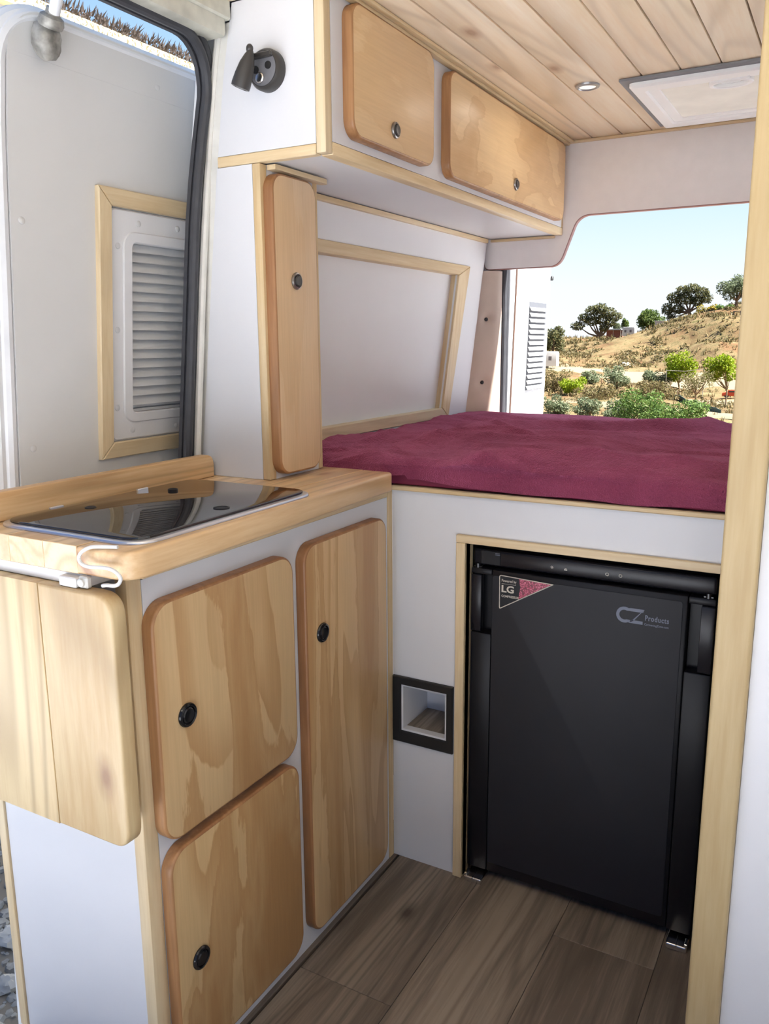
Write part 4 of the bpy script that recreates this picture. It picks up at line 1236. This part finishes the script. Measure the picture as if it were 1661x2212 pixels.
bush('scrub_bush', 'olive green scrub on the hilltop right of the yellow bush', 'bush', (-21.6, 170), 1.8, 1.1, L_GREEN, 900, .2, 29)
tree('citrus_tree', 'lime green young tree at the foot of the slope, left of the bare tree', 'tree', (-14.8, 89.6, z_(-14.8, 89.6)), (-15.0, 89.5, -1.7), 1.75, 1.8, L_LIME, BARK_T, nl=1500, ls=.15, trunk=.09, seed=31, group=G1)
tree('citrus_tree', 'lime green young tree at the foot of the slope, above the red car', 'tree', (-9.4, 84.7, z_(-9.4, 84.7)), (-10.3, 84.6, -1.5), 1.8, 1.7, L_LIME, BARK_T, nl=1600, ls=.15, trunk=.09, seed=37, group=G1)
tree('olive_tree', 'thin nearly bare tree between the two lime green trees', 'tree', (-10.7, 73.2, z_(-10.7, 73.2)), (-10.6, 73.2, -2.3), 1.45, 1.15, L_THIN, BARK_T, nl=800, ls=.09, trunk=.08, seed=41, group=G1)
G2 = 'bushes below the hill'
for (x, y, rx, rz, mat, nl, ls, sd, lab) in (
    (-19.1, 80.1, 1.05, .85, L_GREY, 1300, .12, 51, 'rounded grey green bush in the middle of the pale clearing'),
    (-23.1, 84.9, .95, .6, L_GREY, 900, .12, 53, 'low grey green bush at the left of the pale clearing'),
    (-18.4, 91.8, .75, .6, L_GREY, 700, .12, 57, 'smaller of two grey green bushes left of the lime green tree'),
    (-16.5, 89.3, 1.0, .75, L_GREY, 900, .12, 59, 'larger of two grey green bushes left of the lime green tree'),
    (-18.3, 62.9, .95, .62, L_LIME, 1200, .10, 61, 'yellow green bush near the open rear door'),
    (-20.6, 65.2, 1.25, .75, L_BROWN, 1500, .09, 67, 'brownish bush against the edge of the open rear door'),
    (-15.3, 49.2, .80, .58, L_GREY, 1500, .075, 71, 'pale olive bush at the bottom left, beside the open rear door'),
    (-13.0, 48.4, .74, .52, L_GREY, 1500, .075, 73, 'pale olive bush just above the blanket, second from the rear door'),
    (-10.7, 46.2, .95, .58, L_GREY, 1800, .075, 79, 'pale olive bush just above the blanket, third from the rear door'),
    (-8.8, 43.8, 1.30, .90, L_GREEN, 3200, .075, 83, 'tall dense green bush just above the middle of the blanket'),
    (-6.7, 41.4, 1.45, .62, L_GREEN, 3000, .07, 89, 'broad green bush just above the blanket, right of the tall one'),
    (-11.5, 58.9, 1.25, .55, L_BROWN, 1300, .085, 97, 'low orange tinged bush behind the tall green bush'),
    (-15.0, 57.5, 1.3, .45, L_BROWN, 1100, .085, 101, 'low brown scrub behind the second pale olive bush')):
    bush('bush', lab, 'bush', (x, y), rx * 1.22, rz * 1.3, mat, int(nl * 1.4), ls, sd, G2)
# low scrub on the slope
bm = bmesh.new(); r = random.Random(77)
for _ in range(620):
    x = r.uniform(-50, -2); y = r.uniform(116, 180)
    if noise.noise(Vector((x * .12 + y * .05, y * .05 - x * .04, 9))) < -.02: continue
    q = r.uniform(.5, 1.3)
    leaves(bm, (x, y, gz(x, y) + q * .22), q, q, q * .45, int(34 * q), .24, .2, r)
for _ in range(130):
    x = r.uniform(-24, 0); y = r.uniform(52, 88)
    q = r.uniform(.35, .8)
    leaves(bm, (x, y, gz(x, y) + q * .25), q, q, q * .5, int(90 * q), .11, .2, r)
so_ = obj('scrub', bm, leafmat('dry_scrub', s(120, 112, 76), s(150, 138, 92), s(172, 150, 104)), flat=True); setp(so_, 'low olive brown scrub scattered over the slope', 'scrub', None, 'stuff')
# palm
px_, py_ = -4.25, 40.2; pz = gz(px_, py_)
pm = thing('palm', 'small palm with arching fronds beside the right corner post', 'palm', (px_, py_, pz))
m = MB(); m.tube([(px_, py_, pz - .1), (px_, py_, pz + .35)], .09, 8); obj('trunk', m, BARK, pm)
for k in range(16):
    a = 2 * PI * k / 16 + .2 * (k % 3); el = .5 + .5 * ((k * 7) % 5) / 5
    bm = bmesh.new()
    pts = []
    for q in range(9):
        t_ = q / 8; h = .35 + .62 * math.sin(el) * t_ - .42 * t_ * t_; rr2 = .58 * t_ * math.cos(el * .6)
        pts.append(Vector((px_ + rr2 * math.cos(a), py_ + rr2 * math.sin(a), pz + h)))
    for q in range(1, 9):
        d = (pts[q] - pts[q - 1]).normalized(); sd = d.cross(Vector((0, 0, 1))).normalized()
        for sg in (-1, 1):
            tip = pts[q] + (sd * sg * .8 + d * .6) * .17 * math.sin(PI * min(.95, q / 9 + .12)) - Vector((0, 0, .04))
            bm.faces.new([bm.verts.new(pts[q - 1]), bm.verts.new(pts[q - 1] + (pts[q] - pts[q - 1]) * .5), bm.verts.new(tip)])
    obj('frond', bm, L_PALM, pm, flat=True)
# dry grass and scrub
bm = bmesh.new(); r = random.Random(4)
def tuft(bm, x, y, z, h, n, w):
    for _ in range(n):
        a = r.random() * 6.28; d = Vector((math.cos(a), math.sin(a), 0)) * h * (.2 + .5 * r.random()); sd = Vector((-math.sin(a), math.cos(a), 0)) * w
        o = Vector((x + r.uniform(-.3, .3) * h, y + r.uniform(-.3, .3) * h, z - .03))
        bm.faces.new([bm.verts.new(o - sd), bm.verts.new(o + sd), bm.verts.new(o + d + Vector((0, 0, h * (.6 + .5 * r.random()))))])
N_ = 0
cand = [(r.uniform(-62, 2), r.uniform(38, 196)) for _ in range(15000)]
zz = hgt(np.array([c[0] for c in cand]), np.array([c[1] for c in cand]))
for (x, y), z in zip(cand, zz):
    if 92 < y < 113 and r.random() < .93: continue
    if noise.noise(Vector((x * .1, y * .05, 3))) + .25 < r.random() * .6: continue
    k = y / 100
    tuft(bm, x, y, float(z), .30 + .35 * k * r.random(), 7, .02 + .03 * k)
t = NT('dry_grass_blades'); g = t.n('ShaderNodeNewGeometry')
GRASS = t.fin(t.ramp(g.outputs['Random Per Island'], [(0, s(150, 130, 96)), (.5, s(130, 112, 80)), (.8, s(102, 100, 66)), (1, s(80, 86, 52))]), .9, Specular_IOR_Level=.1)
go = obj('dry_grass', bm, GRASS, flat=True); setp(go, 'dry straw-coloured grass and scrub covering the hillside', 'grass', None, 'stuff')

# ------------------------------------------------------------------ buildings and other things on the hill
t = thing('shed', 'brown timber shed with a flat grey roof beside the lone oak', 'shed', (-41.9, 172.4, z_(-41.9, 172.4)))
zb = z_(-41.9, 172.4) - .3
mb = MB(); mb.box(-44.0, -41.2, 171.2, 174.2, zb, 3.15); obj('wall', mb, plain('brown_boards', s(150, 96, 84), .8, .1, 3), t)
mb = MB(); mb.box(-44.7, -40.9, 170.7, 174.6, 3.15, 3.4, .04, 1); obj('roof', mb, plain('grey_sheet', s(150, 152, 156), .6, .1), t)
for x in (-44.5, -42.6, -41.1):
    mb = MB(); mb.box(x, x + .1, 170.8, 170.9, zb, 3.16); obj('post', mb, plain('post_grey', s(190, 180, 170), .7) if 'post_grey' not in bpy.data.materials else bpy.data.materials['post_grey'], t)
def caravan(name, label, x, y, L, H, w, ang, zoff=.0):
    z = z_(x, y)
    t = thing(name, label, 'caravan', (x, y, z))
    R = Matrix.Rotation(ang, 4, 'Z')
    def put(mb):
        for v in mb.bm.verts: v.co = Vector((x, y, z + zoff)) + R @ v.co
        return mb
    pr = smooth_poly([(-L / 2, .35), (L / 2, .35), (L / 2 * .98, H), (-L / 2 * .86, H)], [.12, .12, .3, .45], 6)
    mb = MB(); mb.prism(pr, 'y', w / 2, -w / 2, .05, .05); obj('body', put(mb), WPLAST, t)
    for a in (-.22, .18):
        mb = MB(); mb.box(L * a - L * .08, L * a + L * .08, -w / 2 - .02, -w / 2 + .02, H * .50, H * .74, .02, 1); obj('window', put(mb), plain('van_window', s(120, 116, 118), .2) if 'van_window' not in bpy.data.materials else bpy.data.materials['van_window'], t)
    mb = MB(); mb.lathe([(.28, -.09), (.28, .09)], (0, -w / 2 + .2, .28), (0, 1, 0), 16); obj('wheel', put(mb), RUBBER, t)
    return t
caravan('caravan', 'small white caravan on the skyline right of the brown shed', -39.6, 172.0, 2.6, 2.1, 1.9, 0, .55)
caravan('caravan', 'white caravan nose at the lower left behind the open rear door', -32.6, 99.6, 2.6, 2.15, 1.9, .15)
t = thing('hut', 'grey and white hut on the slope under the bushy pine', 'hut', (-35.7, 185.2, z_(-35.7, 185.2)))
zb = z_(-35.7, 185.2) - .5
mb = MB(); mb.box(-37.1, -34.4, 184, 187, zb, 5.0); obj('wall', mb, plain('hut_wall', s(206, 210, 214), .8, .05), t)
mb = MB(); mb.box(-37.3, -34.2, 183.8, 187.2, 5.0, 5.15, .03, 1); obj('roof', mb, plain('hut_roof', s(186, 190, 196), .7, .05), t)
z = z_(-28.1, 121.1)
mb = MB(); mb.ball((-28.1, 121.1, z + .12), .85, .7, .5, 16, 10, .35, 6)
tagged('boulder', mb, plain('pale_stone', s(232, 226, 212), .9, .08, 4), 'pale boulder at the foot of the hill above the clearing', 'boulder', (-28.1, 121.1, z))
z = z_(-17.4, 154.2)
t = thing('picnic_table', 'dark table on the hillside next to the right corner post', 'table', (-17.4, 154.2, z))
DK = plain('dark_metal', s(58, 62, 66), .6, .1)
mb = MB(); mb.box(-18.1, -16.7, 153.8, 154.7, z + .62, z + .72, .02, 1); obj('tabletop', mb, DK, t)
for xx in (-17.95, -16.85):
    mb = MB(); mb.box(xx - .06, xx + .06, 153.9, 154.6, z - .1, z + .62); obj('leg', mb, DK, t)
# red car
cx0, cy0 = -7.7, 73.6; z = z_(cx0, cy0)
t = thing('car', 'small red car parked beside the right corner post', 'car', (cx0, cy0, z))
RED = plain('red_paint', s(214, 78, 44), .3, .03)
pr = smooth_poly([(-1.5, .25), (1.5, .25), (1.5, .62), (.95, .68), (.5, 1.05), (-.7, 1.05), (-1.1, .68), (-1.5, .64)], [.08, .08, .1, .1, .12, .12, .1, .08], 4)
mb = MB(); mb.prism([(cx0 + a * .62, z + b * .62) for a, b in pr], 'y', cy0 + .5, cy0 - .5, .04, .04); obj('body', mb, RED, t)
mb = MB(); mb.box(cx0 - .42, cx0 + .28, cy0 - .505, cy0 - .45, z + .44, z + .60, .02, 1); obj('window', mb, plain('car_window', s(50, 56, 60), .15), t)
for a in (-.56, .56):
    mb = MB(); mb.lathe([(.19, -.06), (.19, .06)], (cx0 + a, cy0 - .44, z + .19), (0, 1, 0), 16); obj('wheel', mb, RUBBER, t)
# pallet slab
z = z_(-6.7, 62.4)
mb = MB(); mb.box(-7.4, -6.0, 61.8, 63.2, z - .05, z + .12, .03, 1)
tagged('concrete_slab', mb, plain('pale_concrete', s(226, 222, 220), .85, .06, 3), 'pale concrete slab on the yard below the red car', 'slab', (-6.7, 62.4, z))
# fence posts
GP = 'fence posts around the clearing'
POSTM = plain('weathered_post', s(128, 108, 86), .9, .15)
for (x, y, h, lab) in ((-19.8, 77.0, 1.1, 'thin weathered fence post below the rounded grey green bush'), (-16.5, 75.0, .95, 'weathered fence post right of the rounded grey green bush'), (-12.8, 72.9, 1.75, 'tall weathered post under the left lime green tree'), (-11.7, 70.2, 1.05, 'short weathered post left of the bare tree'), (-6.3, 56.9, 1.1, 'pale weathered post below the red car')):
    z = z_(x, y); mb = MB(); mb.tube([(x, y, z - .2), (x + .02, y, z + h)], .045, 8)
    tagged('fence_post', mb, POSTM, lab, 'post', (x, y, z), GP)
mb = MB(); mb.tube([(-14.2, 78.3, -1.6), (-12.6, 78.5, -1.66), (-11.0, 78.8, -1.45)], .022, 6)
for x, y in ((-14.2, 78.3), (-11.0, 78.8)): mb.tube([(x, y, z_(x, y) - .1), (x, y, -1.5)], .035, 6)
tagged('pipe_rail', mb, plain('pale_pipe', s(150, 144, 132), .6, .05), 'pale pipe rail on two uprights behind the bare tree', 'rail', (-12.6, 78.5, z_(-12.6, 78.5)))
# shade netting fence
mb = MB(); P = [(-10.2, 60.2), (-8.9, 57.5), (-7.4, 54.6), (-5.9, 51.6)]
P = [(a.x, a.y) for a in catmull([(x, y, 0) for x, y in P], 6)]
mb.loft([[(x, y, z_(x, y) - .05), (x, y, z_(x, y) + .34 + .08 * noise.noise(Vector((x * 2, y, 0)))), (x + .03, y, z_(x, y) + .34 + .08 * noise.noise(Vector((x * 2, y, 0)))), (x + .03, y, z_(x, y) - .05)] for i, (x, y) in enumerate(P)])
tagged('netting_fence', mb, plain('green_netting', s(70, 92, 84), .8, .15, 6), 'low dark green netting fence running down beside the broad green bush', 'fence', (-8, 56, z_(-8, 56)))

# ------------------------------------------------------------------ left of the van: white building, gravel
bl_ = thing('white_building', 'sunlit white building with a reed-edged roof beyond the sliding door', 'building', (-3.6, 4, -.6))
mb = MB(); mb.box(-5.2, -3.2, .4, 9, -.7, 2.90); obj('wall', mb, RENDER_W, bl_)
mb = MB(); mb.box(-5.3, -3.16, .35, 9.05, 2.88, 2.965, .01, 1); obj('eaves_board', mb, plain('sandstone_edge', s(224, 206, 160), .8, .08, 6), bl_)
bm = bmesh.new(); r = random.Random(8)
for _ in range(9000):
    y = r.uniform(.35, 9.0); x = r.uniform(-3.45, -3.10); z0 = 2.955 + r.random() * .03; h = .022 + .028 * r.random()
    d = Vector((r.uniform(.0, .04), r.uniform(-.03, .03), h)); w = Vector((0, .008, 0))
    bm.faces.new([bm.verts.new((x, y - w.y, z0)), bm.verts.new((x, y + w.y, z0)), bm.verts.new((x + d.x, y + d.y, z0 + d.z))])
re = obj('reed_edge', bm, plain('reed_thatch', s(70, 60, 54), .9, .3, 40), bl_, flat=True); re['kind'] = 'stuff'
mb = MB()
BOUNCE_GROUND = pale_mat('white_bounce_ground', s(240, 243, 250))  # unseen white ground added to bounce sunlight up to the ceiling
mb = MB()
for (a, b, c, d) in ((-9, 9, -12, -1.8), (1.6, 9, -1.8, 10)):
    nx, ny = 10, 10
    g_ = [[mb.bm.verts.new((a + (b - a) * i / nx, c + (d - c) * j / ny, gz(a + (b - a) * i / nx, c + (d - c) * j / ny) + .004)) for i in range(nx + 1)] for j in range(ny + 1)]
    for j in range(ny):
        for i in range(nx): mb.face([g_[j][i], g_[j][i + 1], g_[j + 1][i + 1], g_[j + 1][i]])
struct('yard', mb, BOUNCE_GROUND, 'unseen white bounce ground added around the van', ang=180)
mb = MB()
mb = MB()
a, b, c, d, nx, ny = -9, -.5, -1.8, 10, 10, 10
g_ = [[mb.bm.verts.new((a + (b - a) * i / nx, c + (d - c) * j / ny, gz(a + (b - a) * i / nx, c + (d - c) * j / ny) + .004)) for i in range(nx + 1)] for j in range(ny + 1)]
for j in range(ny):
    for i in range(nx): mb.face([g_[j][i], g_[j][i + 1], g_[j + 1][i + 1], g_[j + 1][i]])
struct('yard', mb, pale_mat('grey_gravel_yard', s(136, 126, 112)), 'grey gravelly ground between the van and the white building', ang=180)
mb = MB()
GRV = plain('grey_gravel', s(150, 146, 138), .9, .3, 30)
r = random.Random(12)
for i in range(4200):
    x = r.uniform(-2.0, -.5); y = r.uniform(-1.3, .5); q = .006 + .014 * r.random() ** 2
    if r.random() < .7 * (y + .15): continue
    mb.ball((x, y, gz(x, y) + q * .3), q * r.uniform(.8, 1.4), q * r.uniform(.8, 1.4), q * .8, 6, 4, .5, i)
setp(obj('gravel', mb, GRV, ang=50), 'loose grey gravel on the ground outside, left of the kitchen cabinet', 'gravel', None, 'stuff')
for i, (x, y, q, lab) in enumerate(((-1.17, -.20, .034, 'palest rock on the gravel, highest of those at the lower left edge'), (-1.02, -.32, .028, 'grey rock on the gravel below the palest rock'), (-.90, -.44, .030, 'pale rock at the lowest left corner by the cabinet foot'))):
    z = gz(x, y)
    mb = MB(); mb.ball((x, y, z + q * .4), q * 1.25, q, q * .7, 14, 9, .55, i + 20)
    tagged('rock', mb, plain('rock_%s' % 'abc'[i], s(188 - 14 * i, 184 - 14 * i, 176 - 14 * i), .9, .12, 20), lab, 'rock', (x, y, z), 'rocks on the gravel')

# ------------------------------------------------------------------ daylight
W = bpy.data.worlds.new('sky'); SC.world = W; W.use_nodes = True
nt = W.node_tree; nt.nodes.clear()
tc = nt.nodes.new('ShaderNodeTexCoord'); sp = nt.nodes.new('ShaderNodeSeparateXYZ'); nt.links.new(tc.outputs['Generated'], sp.inputs[0])
rp = nt.nodes.new('ShaderNodeValToRGB'); nt.links.new(sp.outputs['Z'], rp.inputs[0])
cr = rp.color_ramp
while len(cr.elements) < 5: cr.elements.new(.5)
for e, (p, c) in zip(cr.elements, [(0, (.90, .95, 1.0)), (.06, (.86, .94, 1.0)), (.17, (.58, .80, 1.0)), (.36, (.36, .60, .95)), (1, (.30, .52, .95))]):
    e.position = p; e.color = (*c, 1)
# added deep blue lobe dims the unseen sky behind the photographer
dt = nt.nodes.new('ShaderNodeVectorMath'); dt.operation = 'DOT_PRODUCT'; nt.links.new(tc.outputs['Generated'], dt.inputs[0])
dt.inputs[1].default_value = Vector((-.35, -.80, .48)).normalized()
mr = nt.nodes.new('ShaderNodeMapRange'); mr.interpolation_type = 'SMOOTHSTEP'; nt.links.new(dt.outputs['Value'], mr.inputs[0])
mr.inputs[1].default_value = .05; mr.inputs[2].default_value = .9; mr.inputs[3].default_value = 0; mr.inputs[4].default_value = 1
behind_sky = nt.nodes.new('ShaderNodeMix'); behind_sky.data_type = 'RGBA'; nt.links.new(mr.outputs[0], behind_sky.inputs[0]); nt.links.new(rp.outputs[0], behind_sky.inputs[6]); behind_sky.inputs[7].default_value = (.13, .22, .46, 1)
bg = nt.nodes.new('ShaderNodeBackground'); nt.links.new(behind_sky.outputs[2], bg.inputs[0]); bg.inputs[1].default_value = .62
ow = nt.nodes.new('ShaderNodeOutputWorld'); nt.links.new(bg.outputs[0], ow.inputs[0])
sl = bpy.data.lights.new('sun', 'SUN'); sl.energy = 12.0; sl.angle = math.radians(.6); sl.color = (1, .97, .92)
so = bpy.data.objects.new('sun', sl); COL.objects.link(so)
so.rotation_euler = Vector((-.80, -.10, -.92)).to_track_quat('-Z', 'Y').to_euler()
# ceiling spotlight in view, plus added unseen fill lamps nearer the photographer
for (x, y, e) in ((.228, .527, .25), (.86, -1.1, .8), (.228, -1.5, .8)):
    a = bpy.data.lights.new('spot_and_fill_lamp', 'AREA'); a.shape = 'DISK'; a.size = .06; a.energy = e; a.color = (1, .93, .83)
    o = bpy.data.objects.new('spot_and_fill_lamp', a); COL.objects.link(o); o.location = (x, y, 1.722)

# ------------------------------------------------------------------ camera
cam = bpy.data.cameras.new('camera'); co = bpy.data.objects.new('camera', cam); COL.objects.link(co)
cam.sensor_fit = 'HORIZONTAL'; cam.sensor_width = 36; cam.lens = 1779.25 / 1661 * 36
cam.clip_start = .02; cam.clip_end = 6000
Rv = Vector((0.87199765, 0.48946222, -0.00684282)); Uv = Vector((-0.09313795, 0.17962033, 0.97931704)); Fv = Vector((-0.4805678, 0.85332483, -0.20221601))
M = Matrix.Identity(4)
for i in range(3):
    M[i][0] = Rv[i]; M[i][1] = Uv[i]; M[i][2] = -Fv[i]
M[0][3], M[1][3], M[2][3] = 0.82168134, -1.49164747, 1.15580732
co.matrix_world = M
SC.camera = co
SC.view_settings.view_transform = 'Standard'
try: SC.view_settings.look = 'None'
except TypeError: pass
SC.view_settings.exposure = 0.86
SC.view_settings.gamma = 1.0
SC.view_settings.use_curve_mapping = False
